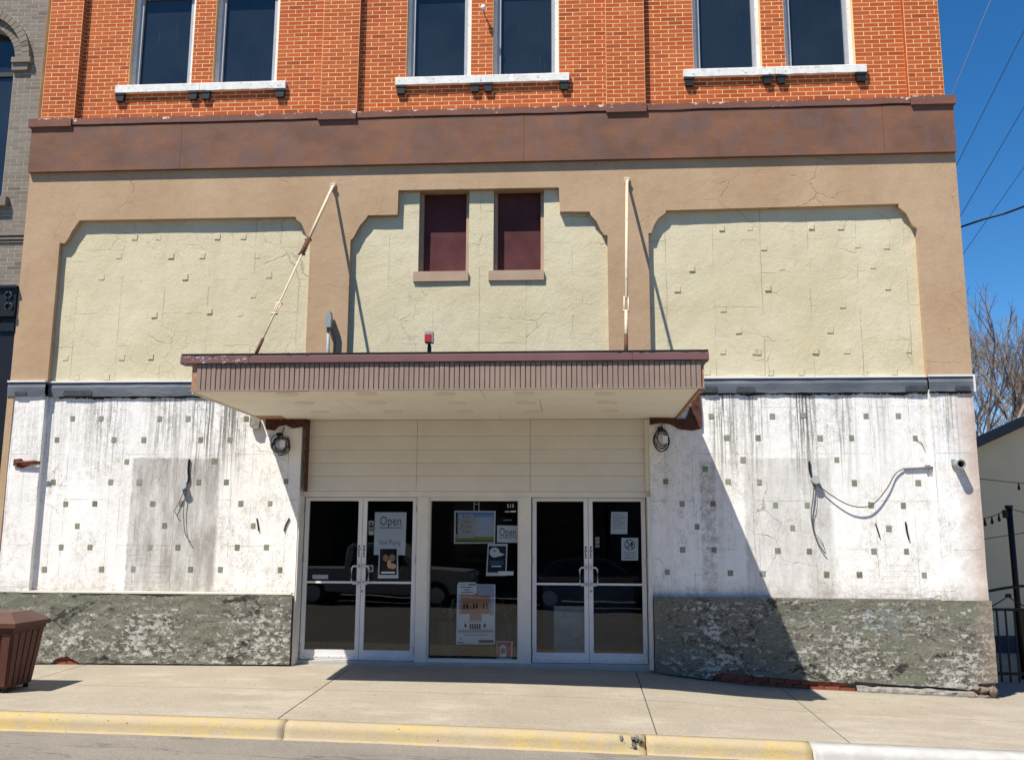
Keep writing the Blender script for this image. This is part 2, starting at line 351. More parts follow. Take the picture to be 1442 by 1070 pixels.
M['rodpaint'] = peel('cream painted rod', (.66, .54, .38), (.22, .11, .07), .62, 5, 16)
M['cable'] = flat('grey cable', (.10, .10, .10), .6, .2, 20)
M['paper'] = flat('white paper', (.78, .79, .80), .7, .02, 6)
M['red'] = flat('red plastic', (.42, .02, .03), .5, .1, 9)
M['navy'] = flat('navy print', (.016, .022, .05), .6, .1, 9)
def ground_mat(name, c1, c2, stain, fine, seed):
    g = G(name, .9, .15)
    c = g.mix(g.mr(g.noise(.8, 6, .6, g.vec(1, 1, 1, seed)), .35, .68), c1, c2)
    c = g.mix(g.mr(g.noise(2.6, 6, .65, g.vec(.7, 1.2, 1, seed+4)), .5, .78, 0, .5), c, stain)
    f = g.math('ADD', g.mul(g.noise(120, 3, .8), .5), g.mul(g.noise(42, 4, .8), .5)); c = g.mix(g.mr(f, .40, .60, 0, fine*1.25), c, [q*.5 for q in c1])
    c = g.mix(g.mul(g.mr(g.noise(75, 2, .5, g.vec(1, 1, 1, 6)), .62, .7), fine), c, [min(1, q*1.5) for q in c2])
    sp_ = g.mr(g.noise(9, 3, .5, g.vec(1, 1, 1, 8+seed)), .735, .75); c = g.mix(g.mul(sp_, .6), c, [q*.35 for q in c1])
    g.col(c); g.bump(g.math('ADD', f, g.mul(g.noise(20, 4), .6)), .45, .006); return g
def walk_mat():
    g = ground_mat('sidewalk concrete', (.325, .28, .215), (.40, .35, .275), (.25, .22, .175), .5, 0); c = g.b.inputs['Base Color'].links[0].from_socket
    n = g.noise(.8, 6, .6, g.vec(1.2, .7, 1, 7)); k = g.mul(g.mr(g.math('ABSOLUTE', g.math('SUBTRACT', n, .5)), .0, .006, 1, 0), g.mr(g.noise(.7, 3, .5, g.vec(1, 1, 1, 3)), .52, .60))
    c = g.mix(g.mul(k, .35), c, (.12, .10, .08)); d = g.mul(g.mr(g.vor(2.1, 'F1'), .03, .06, 1, 0), g.mr(g.noise(1.1, 2), .46, .52)); c = g.mix(g.mul(d, .7), c, (.09, .08, .065))
    g.col(g.mix(g.mr(g.noise(1.3, 6, .7, g.vec(.6, 1.5, 1, 30)), .52, .70, 0, .45), c, (.46, .41, .33))); return g.m
M['walk'] = walk_mat()
def road_mat():
    g = ground_mat('asphalt road', (.23, .205, .17), (.29, .26, .215), (.18, .16, .135), .6, 3)
    c = g.b.inputs['Base Color'].links[0].from_socket
    n = g.noise(.55, 6, .6, g.vec(.35, 1.6, 1, 2)); k = g.mul(g.mr(g.math('ABSOLUTE', g.math('SUBTRACT', n, .5)), .0, .010, 1, 0), g.mr(g.noise(.9, 3, .5, g.vec(1, 1, 1, 12)), .42, .56))
    c = g.mix(g.mul(k, .7), c, (.06, .055, .05)); g.col(g.mix(g.mr(g.noise(.35, 4, .6, g.vec(.4, 2.2, 1)), .45, .7, 0, .35), c, (.15, .135, .115)))
    return g.m
M['road'] = road_mat()
def kerb_mat():
    g = G('worn yellow kerb', .85, .2)
    big = g.mr(g.noise(1.1, 5, .6), .40, .62)
    c = g.mix(g.mr(g.noise(7, 6, .7), .35, .68), (.50, .36, .115), (.45, .36, .19))
    wear = g.mr(g.math('ADD', g.noise(13, 9, .82, g.vec(.6, 1, 1)), g.mr(big, 0, 1, -.06, .14)), .42, .58)
    c = g.mix(g.mul(wear, .85), c, g.mix(g.mr(g.noise(4, 5), .4, .65), (.40, .345, .235), (.42, .33, .255)))
    f = g.noise(80, 4, .8); c = g.mix(g.mr(f, .40, .70, 0, .45), c, (.22, .17, .09))
    d = g.mr(g.vor(9, 'F1'), .06, .09, 1, 0); d = g.mul(d, g.mr(g.noise(1.5, 3), .42, .56))
    c = g.mix(g.mul(d, .9), c, (.09, .07, .04)); g.col(c); g.bump(g.math('ADD', f, g.mul(g.noise(12, 5), 1.2)), .6, .008); return g.m
M['kerb'] = kerb_mat()
M['kerbwhite'] = flat('pale concrete kerb', (.43, .42, .395), .85, .12, 6, .5)
M['rubble'] = flat('broken grey concrete', (.23, .215, .185), .95, .45, 18, .9)
M['stone'] = flat('brown field stone', (.20, .15, .12), .9, .4, 12, .9)
M['dark'] = flat('dark lobby wall', (.018, .016, .015), .9, .2, 3)
M['lobbyfloor'] = flat('lobby floor', (.06, .05, .045), .6, .2, 3)
M['shell'] = flat('side wall render', (.35, .27, .21), .9, .2, 3)
def tile_mat():
    g = G('green glazed tile', .5, .4); r = g.rnd()
    c = g.mix(r, (.14, .155, .095), (.27, .295, .185)); c = g.mix(g.mr(r, .72, .95), c, (.26, .26, .22))
    c = g.mix(g.mr(g.noise(26, 6, .75), .5, .68, 0, .7), c, (.40, .39, .33)); g.col(c); g.bump(g.noise(50, 4), .4, .004); return g.m
M['tile'] = tile_mat()
# ------------------------------------------------------------------ ground
BASE = [(p.x, p.z) for p in (at(28, 935, -.02), at(400, 937.6, -.02), at(700, 941, -.02), at(919, 948, -.02), at(1042, 963.5, -.02), at(1134, 970, -.02), at(1406, 983, -.02))]
KY = -3.15
KERB = [(p.x, p.z) for p in (at(0, 1000, KY), at(350, 1010.3, KY), at(750, 1025.7, KY), at(890, 1032.5, KY), at(1100, 1041.5, KY), at(1442, 1057, KY))]
def gz(x, y):
    x = max(-30, min(30, x)); b = lerp_table(BASE, max(-12, min(9, x))); k = lerp_table(KERB, max(-12, min(9, x)))
    t = max(0, min(1.2, -y/3.15)); return b+(k-b)*t
def sheet(name, x0, x1, y0, y1, nx, ny, zf, mat, parent=None, thick=.0):
    mb = MB(); vs = []; fs = []
    for j in range(ny+1):
        for i in range(nx+1):
            x = x0+(x1-x0)*i/nx; y = y0+(y1-y0)*j/ny; vs.append((x, y, zf(x, y)))
    for j in range(ny):
        for i in range(nx):
            a = j*(nx+1)+i; fs.append((a, a+1, a+nx+2, a+nx+1))
    mb.add(vs, fs)
    if thick:
        ring = [i for i in range(nx+1)]+[(nx+1)*(j+1)-1 for j in range(1, ny+1)]+[(nx+1)*ny+i for i in range(nx-1, -1, -1)]+[(nx+1)*j for j in range(ny-1, 0, -1)]
        o = len(mb.v); mb.v += [(mb.v[i][0], mb.v[i][1], mb.v[i][2]-thick) for i in ring]; n = len(ring)
        for k in range(n): mb.f.append((ring[k], o+k, o+(k+1) % n, ring[(k+1) % n])); mb.m.append(0)
    return mb.build(name, mat, parent)
def rz(x, y):                                   # road surface: gutter below the kerb, then a slight crown
    return lerp_table(KERB, max(-12, min(9, x)))-.15+.012*min(5.5, abs(y+3.4)) - .012*max(0, abs(y+3.4)-5.5)
terrain = tag(sheet('ground', -400, 400, -400, 400, 20, 20, lambda x, y: -.85, flat('distant ground', (.2, .18, .15))), kind='structure')
road = tag(sheet('road', -60, 60, -16, -3.36, 60, 16, rz, M['road']), kind='structure')
walk = tag(sheet('sidewalk', -30, 30, -3.16, .75, 60, 6, lambda x, y: gz(x, y)-.035, flat('joint dirt', (.10, .085, .065), .95, .3, 20)), kind='structure')
xj = [-30, -22, -14.5, -10.9, atZ(20, 965, -.12).x, atZ(440, 976, -.12).x, atZ(909, 985, -.17).x, atZ(1148, 1010, -.30).x, 5.9, 9.5, 14, 20, 30]
ym = -1.62
for i in range(len(xj)-1):
    for (a, b) in ((KY, ym), (ym, .62)):
        sheet('slab', xj[i]+.007, xj[i+1]-.007, a+.006, b-.006, max(2, int((xj[i+1]-xj[i])/.35)), 6, lambda x, y: gz(x, y)+.004*mnoise.noise((x*1.7, y*1.7, 0)), M['walk'], walk, .03)
# kerb sections
kb = tag(bpy.data.objects.new('kerb', None), kind='structure'); COL.objects.link(kb)
def kerb_piece(x0, x1, mat, chipR=False, chipL=False, wide=0):
    mb = MB(); n = max(3, int((x1-x0)/.08)); prof = []
    for i in range(n+1):
        x = x0+(x1-x0)*i/n; z = lerp_table(KERB, max(-12, min(9, x))); q = mnoise.noise((x*5, 3, 0))*.006
        cut = 0
        if chipR: cut = max(0, 1-(x1-x)/.30)
        ring = [(x, KY-.004, z-.25), (x, KY-.004, z+.002)]+[(x, KY-.075-wide-.10*math.sin(a_)+q*(1+math.sin(a_))+.05*cut, z-.085+.085*math.cos(a_)+q*.5-.05*cut) for a_ in (0, .3, .6, .9, 1.2, 1.45)]+[(x, KY-.19-wide+q, z-.13), (x, KY-.20-wide+q*2, z-.145), (x, KY-.235-wide+q*3, z-.152), (x, KY-.24-wide, z-.30)]
        prof.append(ring)
    o = 0; m = len(prof[0]); vs = [v for r in prof for v in r]; fs = []
    for i in range(n):
        for k in range(m-1): a = i*m+k; fs.append((a, a+1, a+m+1, a+m))
    fs.append(tuple(range(m-1, -1, -1))); fs.append(tuple(n*m+k for k in range(m)))
    mb.add(vs, [f[::-1] for f in fs]); mb.build('kerb_section', mat, kb, True)
k0 = atZ(393, 1020, -.16).x; k1 = atZ(912, 1040, -.22).x; k2 = atZ(1143, 1050, -.30).x
kerb_piece(-30, -9.4, M['kerb']); kerb_piece(-9.39, k0-.008, M['kerb']); kerb_piece(k0+.008, k1-.006, M['kerb'], True)
kerb_piece(k1+.006, k2-.006, M['kerb']); kerb_piece(k2+.006, 9.0, M['kerbwhite'], wide=.10); kerb_piece(9.01, 30, M['kerbwhite'], wide=.10)
mb = MB()                                      # broken lump in the kerb joint
for k in range(26):
    x = k1-random.uniform(.02, .24); z = lerp_table(KERB, x)-random.uniform(.0, .2); s = random.uniform(.008, .02)
    y = KY-.10-random.uniform(0, .05); mb.box(x-s, x+s*random.uniform(.5, 1), y-s, y+.06, z-s, z+s*.5)
mb.build('broken_concrete', M['rubble'], kb)
# ------------------------------------------------------------------ the theatre: key positions
XL = A(13.5, 536)[0]; XL = (XL + A(42, 255)[0])/2
XR = (A(1347, 228)[0]+A(1368.6, 530)[0])/2
ZBAND = (A(53, 171)[1]+A(1339, 139)[1])/2       # top of the brown band
ZBB = (A(42, 244.7)[1]+A(1346, 216)[1])/2       # its lower edge
ZST = (A(14, 539)[1]+A(1368, 530)[1])/2         # top of the flashing
ZSB = (A(40, 556)[1]+A(1350, 553)[1])/2         # bottom of the flashing
ZW = (A(31, 834.5)[1]+A(919, 838)[1]+A(1322, 847)[1])/3
HT = 12.6; DEEP = 16
YP = .085; YBR = .075; YPIL = -.02
th = empty('theatre_building', 'old two storey theatre front, orange brick above cream stucco and peeling white plaster', 'building')
def T(mb, name, mat, parent=None, smooth=False): return mb.build(name, mat, parent or th, smooth)
T(MB().box(XL+.02, XL+.3, .16, DEEP, -1, HT).box(XR-.3, XR-.01, .16, DEEP, -1, HT).box(XL+.3, XR-.3, DEEP-.3, DEEP, -1, HT), 'side_wall', M['shell'])
T(MB().box(XL+.3, XR-.3, .3, DEEP-.3, HT-.6, HT-.3), 'roof', M['tar'])
T(MB().box(XL+.3, XR-.3, .62, DEEP-.3, 3.6, 3.8), 'upper_floor', M['dark'])
# ---- upper brickwork
ch, bl, jt = .0648, .216, .0108
ZT = 10.4
pil = [(XL+.10, A(104, 165, YPIL)[0]), (A(450, 165, YPIL)[0], A(502, 165, YPIL)[0]), (A(854, 150, YPIL)[0], A(909, 150, YPIL)[0]), (A(1281, 140, YPIL)[0], XR-.09)]
zs = lambda px, py: A(px, py, .03)[1]
sills = [(A(161, 122, -.02)[0], A(400.5, 122, -.02)[0], 0), (A(556, 115, -.02)[0], A(801.5, 108, -.02)[0], 1), (A(963, 102, -.02)[0], A(1221.5, 94, -.02)[0], 2)]
ZSILL = (A(161, 116.3, -.02)[1]+A(400, 113.5, -.02)[1]+A(556, 108.8, -.02)[1]+A(801, 102.3, -.02)[1]+A(963, 96, -.02)[1]+A(1221, 87.5, -.02)[1])/6
wins = []
for (l, r, yy) in ((181, 269, 112), (299, 389, 112), (571.5, 662.6, 106), (694, 787, 103), (977, 1073, 93), (1106.5, 1204.6, 88)):
    wins.append((A(l, yy, YBR)[0], A(r, yy, YBR)[0]))
ZWT = 10.0                                     # window heads, above the frame of the photograph
bw = T(MB(), 'brick_wall', M['mortar']); bmb = MB()
def add_back(x0, x1, z0, z1, y): bmb.box(x0, x1, y, y+.22, z0, z1)
for (a, b) in pil: bmb.box(a, b, YPIL+.001, .30, ZBAND-.02, ZT)
bays = [(pil[0][1], pil[1][0], wins[0], wins[1]), (pil[1][1], pil[2][0], wins[2], wins[3]), (pil[2][1], pil[3][0], wins[4], wins[5])]
for (a, b, w1, w2) in bays:
    y = YBR+.001
    bmb.box(a, b, y, .3, ZBAND-.02, ZSILL)
    for (p, q) in ((a, w1[0]), (w1[1], w2[0]), (w2[1], b)): bmb.box(p, q, y, .3, ZSILL+.0005, ZWT)
    bmb.box(a, b, y, .3, ZWT+.0005, ZT)
bmb.box(XL+.10, XR-.09, YPIL, .3, ZT+.001, HT-.3)
old = bw; bw = bmb.build('brick_wall', M['mortar'], th); bpy.data.objects.remove(old)
bricks = []
def lay(intervals, y, z0, z1, k0=0, blen=bl, c=ch, out=bricks, ph=0.0):
    k = 0; z = z0
    while z+c <= z1+.001:
        for (a, b) in intervals(z+c/2):
            off = ((k+k0) % 2)*blen/2+ph; x = math.floor((a-off)/blen)*blen+off
            cuts = [a]
            while x < b:
                if x > a+.045 and x < b-.045: cuts.append(x)
                x += blen
            cuts.append(b)
            for p, q in zip(cuts, cuts[1:]):
                if q-p > .03: out.append((p+jt/2, q-jt/2, z+jt/2, z+c-jt/2, y))
        k += 1; z += c
for (a, b) in pil: lay(lambda z, a=a, b=b: [(a, b)], YPIL, ZBAND, ZT, 0, ph=a)
for (a, b, w1, w2) in bays:
    lay(lambda z, a=a, b=b, w1=w1, w2=w2: [(a, b)] if z < ZSILL or z > ZWT else [(a, w1[0]), (w1[1], w2[0]), (w2[1], b)], YBR, ZBAND, ZT, 1)
# returns of the pilasters facing right (courses show on the shaded sides)
unit = bpy.data.meshes.new('brick'); mu = MB().box(-.5, .5, 0, 1, -.5, .5); unit.from_pydata(mu.v, [], mu.f); unit.materials.append(M['brick'])
def place_bricks(lst, mesh, mat, parent, joined_name, proud=.004, n=300):
    def key(b):
        zc = (b[2]+b[3])/2; xc = (b[0]+b[1])/2
        vis = Vector((xc, b[4], zc))-CAM; c = vis.dot(_r2)/vis.dot(_f), vis.dot(_u2)/vis.dot(_f)
        inside = abs(c[0])*FPX < 716 and abs(c[1])*FPX < 530
        return -(b[1]-b[0])*(b[3]-b[2])/vis.length_squared if inside else 1
    lst = sorted(lst, key=key); rr = random.Random(3)
    for b in lst[:n]:
        o = bpy.data.objects.new('brick', mesh); COL.objects.link(o); o.parent = parent
        o.location = ((b[0]+b[1])/2, b[4]-rr.uniform(0, .0012), (b[2]+b[3])/2); o.scale = (b[1]-b[0], .05, b[3]-b[2])
        o.rotation_euler = (0, rr.uniform(-.004, .004), 0)
    if lst[n:]:
        mb = MB(); rn = []
        for b in lst[n:]:
            y = b[4]-rr.uniform(0, .0012); mb.box(b[0], b[1], y, y+.05, b[2], b[3]); rn += [rr.random()]*6
        o = mb.build(joined_name, mat, parent); o['kind'] = 'stuff'
        at_ = o.data.attributes.new('rnd', 'FLOAT', 'FACE'); at_.data.foreach_set('value', rn)
place_bricks(bricks, unit, M['brick'], bw, 'remaining_bricks')
# course faces on the right-hand sides of the pilasters
mb = MB(); rn = []
for (a, b) in pil[:3]:
    z = ZBAND; k = 0
    while z+ch < ZT:
        mb.box(b-.003, b+.0035, YPIL+.012, YBR-.004, z+jt/2, z+ch-jt/2); rn += [random.random()]*6; z += ch
for (a, b) in pil[1:]:
    z = ZBAND
    while z+ch < ZT:
        mb.box(a-.0035, a+.003, YPIL+.004, YBR-.002, z+jt/2, z+ch-jt/2); rn += [random.random()]*6; z += ch
o = T(mb, 'pilaster_return', M['brick'], bw); o['kind'] = 'stuff'
at_ = o.data.attributes.new('rnd', 'FLOAT', 'FACE'); at_.data.foreach_set('value', rn)
# ---- upper windows, sills, brackets
for i, (a, b) in enumerate(wins):
    z0 = ZSILL+.012; z1 = ZWT-.002; f = MB(); a += .004; b -= .004
    cw = .052
    f.box(a, a+cw, YBR+.075, .28, z0, z1).box(b-cw, b, YBR+.075, .28, z0, z1).box(a+cw, b-cw, YBR+.075, .28, z1-cw, z1)
    wo_ = T(f, 'window', M['wframe'])
    s = MB(); a2 = a+cw+.001; b2 = b-cw-.001; sw = .052
    s.box(a2, a2+sw, .18, .27, z0, z1-cw).box(b2-sw, b2, .18, .27, z0, z1-cw).box(a2+sw, b2-sw, .18, .27, z0, z0+.06).box(a2+sw, b2-sw, .18, .27, z1-cw-.06, z1-cw-.001)
    T(s, 'sash', M['gframe'], wo_)
    T(MB().box(a2+sw, b2-sw, .225, .24, z0+.06, z1-cw-.06), 'pane', M['pane'], wo_)
SH = .118
for (a, b, i) in sills:
    mid = (wins[2*i][1]+wins[2*i+1][0])/2
    for (p, q) in ((a, mid-.003), (mid+.003, b)):
        mb = MB(); n = 24; vs = []; fs = []
        for k in range(n+1):
            x = p+(q-p)*k/n; e = mnoise.noise((x*6, i*3, 1))*.010; e2 = mnoise.noise((x*9, i*5, 4))*.006
            vs += [(x, .16, ZSILL-SH), (x, .012+e2, ZSILL-SH+e), (x, .008+e2, ZSILL-.008), (x, .016, ZSILL), (x, .16, ZSILL+.01)]
        for k in range(n):
            for j in range(4): fs.append((k*5+j, k*5+j+1, k*5+j+6, k*5+j+5)[::-1])
        fs += [(0, 1, 2, 3, 4), tuple(n*5+j for j in (4, 3, 2, 1, 0))]
        mb.add(vs, fs); T(mb, 'sill', M['sill'])
for (l, r, py) in ((161, 174, 134), (264, 277, 133), (282.5, 295, 132), (386, 400, 131), (557, 570.5, 126), (662, 675, 125), (681, 693.5, 124), (788, 801, 121), (964, 978, 115), (1075, 1088, 112), (1094.5, 1108, 110), (1206, 1221, 107)):
    a, b = A(l, py, -.0)[0], A(r, py, -.0)[0]; z = ZSILL-SH-.004
    T(MB().prism([(a, z), (b, z), (b-.008, z-.055), (b-.016, z-.13), (a+.016, z-.13), (a+.008, z-.055)], .022, .10).box(a-.004, b+.004, .014, .0215, z-.03, z), 'bracket', M['bracket'])
# ---- brown band
ZL = ZBAND-.115
cuts = [XL+.0, A(257, 210)[0], A(738, 190)[0], A(1242, 185)[0], XR]
for p, q in zip(cuts, cuts[1:]):
    T(MB().box(p+.002, q-.002, -.062, .2, ZBB, ZL), 'band_stone', M['band'])
le = [XL, pil[0][1]+.0, pil[1][0], pil[1][1], pil[2][0], pil[2][1], pil[3][0], XR]
for i in range(7):
    p, q = le[i]+.002, le[i+1]-.002
    if i % 2 == 0: T(MB().box(p-(.04 if i == 0 else .01), q+(.03 if i == 6 else .01), -.10, .2, ZL-.012, ZBAND), 'lip_stone', M['lip'])
    else:
        mb = MB(); n = 40; vs = []; fs = []
        for k in range(n+1):
            x = p+.013+(q-p-.026)*k/n; e = mnoise.noise((x*3, 7, 1))*.006+.012*mnoise.noise((x*1.2, 3, 5))
            vs += [(x, .2, ZL+.005), (x, -.078, ZL+.016+e), (x, -.078, ZBAND-.006+e*.4), (x, .2, ZBAND)]
        for k in range(n):
            for j in range(3): fs.append((k*4+j, k*4+j+1, k*4+j+5, k*4+j+4)[::-1])
        fs += [(0, 1, 2, 3), tuple(n*4+j for j in (3, 2, 1, 0))]
        T(mb.add(vs, fs), 'lip_stone', M['lip'])
# ---- tan stucco frame with three openings
Lp = [(84, 342.5), (91, 342.5), (96, 336), (101, 326), (108, 316), (112, 310.3), (416, 305.2), (417.5, 309.5), (423, 313.5), (427, 320), (431, 331), (437, 337)]
Cp = [(493.5, 338), (497, 335.5), (501.5, 327), (507, 317), (515, 308.3), (518, 303.3), (559.7, 302.4), (561, 268), (787, 264), (788.3, 298), (830.4, 298), (831.8, 303), (840, 311.7), (845.8, 324), (851, 330.7), (855.5, 331.3)]
Rp = [(913, 328.5), (917.3, 328), (921, 317), (927, 307.5), (936, 301), (938.3, 296.3), (1265, 287), (1266.3, 292.6), (1276, 300.5), (1284.5, 317.3), (1291.5, 321.5), (1292, 334)]
def opening(pts):
    w_ = [A(*p) for p in pts]; return [(w_[0][0], ZST)]+w_+[(w_[-1][0], ZST)]
op = [opening(p) for p in (Lp, Cp, Rp)]
XLi, XRi = op[0][0][0], op[2][-1][0]
poly = [(XL, ZBB), (XL, ZST)]+op[0]+op[1]+op[2]+[(XR, ZST), (XR, ZBB)]
def ngon(poly, y0, y1):
    bm = bmesh.new(); vs = [bm.verts.new((x, y0, z)) for x, z in poly]; f = bm.faces.new(vs); f.normal_update()
    if f.normal.y > 0: f.normal_flip()
    r = bmesh.ops.extrude_face_region(bm, geom=[f]); ev = [g_ for g_ in r['geom'] if isinstance(g_, bmesh.types.BMVert)]
    for v in ev: v.co.y = y1
    bmesh.ops.triangulate(bm, faces=bm.faces[:]); bmesh.ops.recalc_face_normals(bm, faces=bm.faces[:])
    mb = MB(); mb.v = [tuple(v.co) for v in bm.verts]; bm.verts.index_update(); mb.f = [tuple(v.index for v in f.verts) for f in bm.faces]; mb.m = [0]*len(mb.f); bm.free(); return mb
T(ngon(poly, 0, .20), 'stucco_frame', M['tan'])
# ---- cream panels with raised squares and two boarded windows
z1 = ZBB-.1
def panel(x0, x1, z0, z1, name='stucco_panel', mat='cream', y=YP, amp=.006, step=.05, sd=0):
    mb = MB(); mb.grid(x0, x1, z0, z1, max(2, int((x1-x0)/step)), max(2, int((z1-z0)/step)), lambda x, z: y+amp*mnoise.fractal((x*1.6+sd, z*1.6, sd), 1, 2, 4))
    return T(mb, name, M[mat], smooth=True)
pL = panel(op[0][0][0]-.05, op[0][-1][0]+.05, ZST-.02, A(300, 295)[1], sd=1); pR = panel(op[2][0][0]-.05, op[2][-1][0]+.05, ZST-.02, A(1100, 280)[1], sd=3)
T(MB().box(op[0][0][0]-.02, op[0][-1][0]+.04, YP+.02, .3, ZST-.02, ZBB-.1).box(op[2][0][0]-.04, op[2][-1][0]+.02, YP+.02, .3, ZST-.02, ZBB-.1), 'backing_wall', M['shell'])
bwn = [(A(590, 320, YP)[0], A(660.5, 320, YP)[0]), (A(695, 320, YP)[0], A(766, 320, YP)[0])]
ZO0, ZO1 = A(680, 382, YP)[1], A(680, 262, YP)[1]
c0, c1 = op[1][0][0]-.05, op[1][-1][0]+.05; zc1 = A(680, 262)[1]+.03
for (a, b, p, q) in ((c0, bwn[0][0], ZST-.02, zc1), (bwn[0][1], bwn[1][0], ZO0, zc1), (bwn[1][1], c1, ZST-.02, zc1), (bwn[0][0], bwn[1][1], ZST-.02, ZO0)):
    T(MB().grid(a, b, p, q, max(2, int((b-a)/.05)), max(2, int((q-p)/.05)), lambda x, z: YP+.005*mnoise.fractal((x*1.6+8, z*1.6, 8), 1, 2, 4)), 'stucco_panel', M['cream'], smooth=True)
T(MB().box(c0+.03, bwn[0][0]-.002, YP+.02, .34, ZST-.02, zc1).box(bwn[0][1]+.002, bwn[1][0]-.002, YP+.02, .34, ZO0, zc1).box(bwn[1][1]+.002, c1-.03, YP+.02, .34, ZST-.02, zc1).box(bwn[0][0]-.001, bwn[1][1]+.001, YP+.02, .34, ZST-.02, ZO0-.004), 'backing_wall', M['cream'])
for (a, b) in bwn:
    f = MB().box(a+.001, a+.05, .17, .33, ZO0, ZO1).box(b-.05, b-.001, .17, .33, ZO0, ZO1).box(a+.05, b-.05, .17, .33, ZO1-.06, ZO1).box(a+.001, b-.001, YP+.025, .17, ZO1-.03, ZO1+.01)
    wo_ = T(f, 'boarded_window', M['silltan'])
    T(MB().box(a+.05, b-.05, .25, .28, ZO0-.01, ZO1-.06), 'board', M['maroon'], wo_)
    mb = MB(); x0, x1 = a-.065, b-.0; zz = ZO0
    mb.prism([(x0, zz-.145), (x1, zz-.145), (x1+.003, zz-.02), (x1-.01, zz), (x0+.01, zz), (x0, zz-.02)], YP-.032, .24); T(mb, 'window_sill', M['silltan'], wo_)
rr = random.Random(5)
def zpt(pts, ox, oy, s=400/1427): return [(ox+x*s, oy+y*s) for x, y in pts]
sqL = zpt([(677,300),(795,300),(1092,297),(1222,297),(860,393),(1015,392),(1292,392),(510,500),(1052,672),(1207,683),(340,705),(1272,590),(330,905),(612,902),(757,900),(385,1003),(535,1003),(598,395),(775,690),(930,500),(1350,490)], 0, 250)
sqR = zpt([(1128,255),(1270,252),(978,458),(1340,352),(1360,555),(1135,660),(1212,768),(1372,975),(1297,872),(1132,872),(1055,975),(905,560)], 700, 250)+zpt([(50,252),(358,247),(505,247),(120,352),(210,450),(668,443),(140,555),(590,340),(453,765),(378,870),(537,868),(152,978),(307,978),(775,975),(845,865),(742,550),(625,980),(90,875),(735,345),(515,640)], 1042, 250)
squ = bpy.data.meshes.new('raised_square'); m_ = MB().add([(-.5,1,-.5),(.5,1,-.5),(.5,1,.5),(-.5,1,.5),(-.46,0,-.46),(.46,0,-.46),(.46,0,.46),(-.46,0,.46)], [(4,5,6,7),(0,1,5,4),(1,2,6,5),(2,3,7,6),(3,0,4,7)]); squ.from_pydata(m_.v, [], m_.f); squ.materials.append(M['cream'])
for par, L in ((pL, sqL), (pR, sqR)):
    for (px, py) in L:
        x, z = A(px, py, YP); o = bpy.data.objects.new('raised_square', squ); COL.objects.link(o); o.parent = par
        pr = rr.choice((.001, .002, .004, .008)); o.location = (x, YP-.004-pr, z); s = rr.uniform(.080, .094); o.scale = (s, .022+pr, s); o.rotation_euler = (0, rr.uniform(-.05, .05), 0)
# ---- flashing
XPl = A(64, 560)[0]; XPr = A(1312, 600)[0]
def yfl(x): return -.03 if x < XPl else (YP-.035 if x < XPr else .0)
for (p, q) in ((XL-.01, XPl), (XPl+.004, -1.2), (-1.19, XPr), (XPr+.003, XR+.012)):
    mb = MB(); n = max(4, int((q-p)/.06)); vs = []; fs = []; yy = yfl((p+q)/2)
    for k in range(n+1):
        x = p+(q-p)*k/n; e = .006*mnoise.noise((x*3, 1, 9)); e2 = .012*mnoise.noise((x*5, 4, 2))
        vs += [(x, .14, ZST), (x, yy+e+.01, ZST-.004), (x, yy+e-.004, ZST-.07), (x, yy+.004+e, ZSB+e2), (x, .14, ZSB+e2)]
    for k in range(n):
        for j in range(4): fs.append((k*5+j, k*5+j+1, k*5+j+6, k*5+j+5))
    T(mb.add(vs, fs), 'flashing', M['lead'])
for (l, r) in ((990, 1010), (1037, 1063), (1275, 1305), (1345, 1366), (22, 38), (90, 130), (690, 720)):
    yy = yfl(A((l+r)/2, 548)[0]); a, b = A(l, 548, yy)[0], A(r, 548, yy)[0]; mb = MB(); n = 8; h = rr.uniform(.06, .085)
    T(ngon([(a, ZSB+.014), (b-.01, ZSB+.01), (b, ZSB+.03), (b-.004, ZSB+h), (a+.012, ZSB+h+.006), (a-.006, ZSB+.05)], yy-.011, yy+.02), 'flashing_patch', M['lead2'])
edges = [XL-.02, XPl, XPr, XR+.03]
for (p0, p1) in zip(edges, edges[1:]):
    n = max(1, round((p1-p0)/.5)); yy = yfl((p0+p1)/2)
    for i in range(n):
        p = p0+(p1-p0)*i/n; q = p0+(p1-p0)*(i+1)/n
        T(MB().box(p+.003, q-.003, yy-.012, .12, ZST+.003, ZST+.026), 'drip_edge', M['white'])
T(MB().box(XR+.004, XR+.02, -.03, .1, ZSB-.01, ZST+.002), 'drip_edge', M['white'])
mb = MB()                                       # ragged tar line under the flashing
for (p, q) in ((A(80, 558)[0], A(360, 558)[0]), (A(985, 556)[0], XPr), (XPr+.02, XR-.02)):
    n = int((q-p)/.03)
    for k in range(n):
        x = p+(q-p)*k/n; h = .010+.035*max(0, mnoise.noise((x*4, 2, 2))+.1)+.018*random.random(); yy = yfl(x)
        mb.box(x, x+(q-p)/n*.98, yy+.018, yy+.06, ZSB-h, ZSB+.015)
o = T(mb, 'tar_edge', M['tar']); o['kind'] = 'stuff'
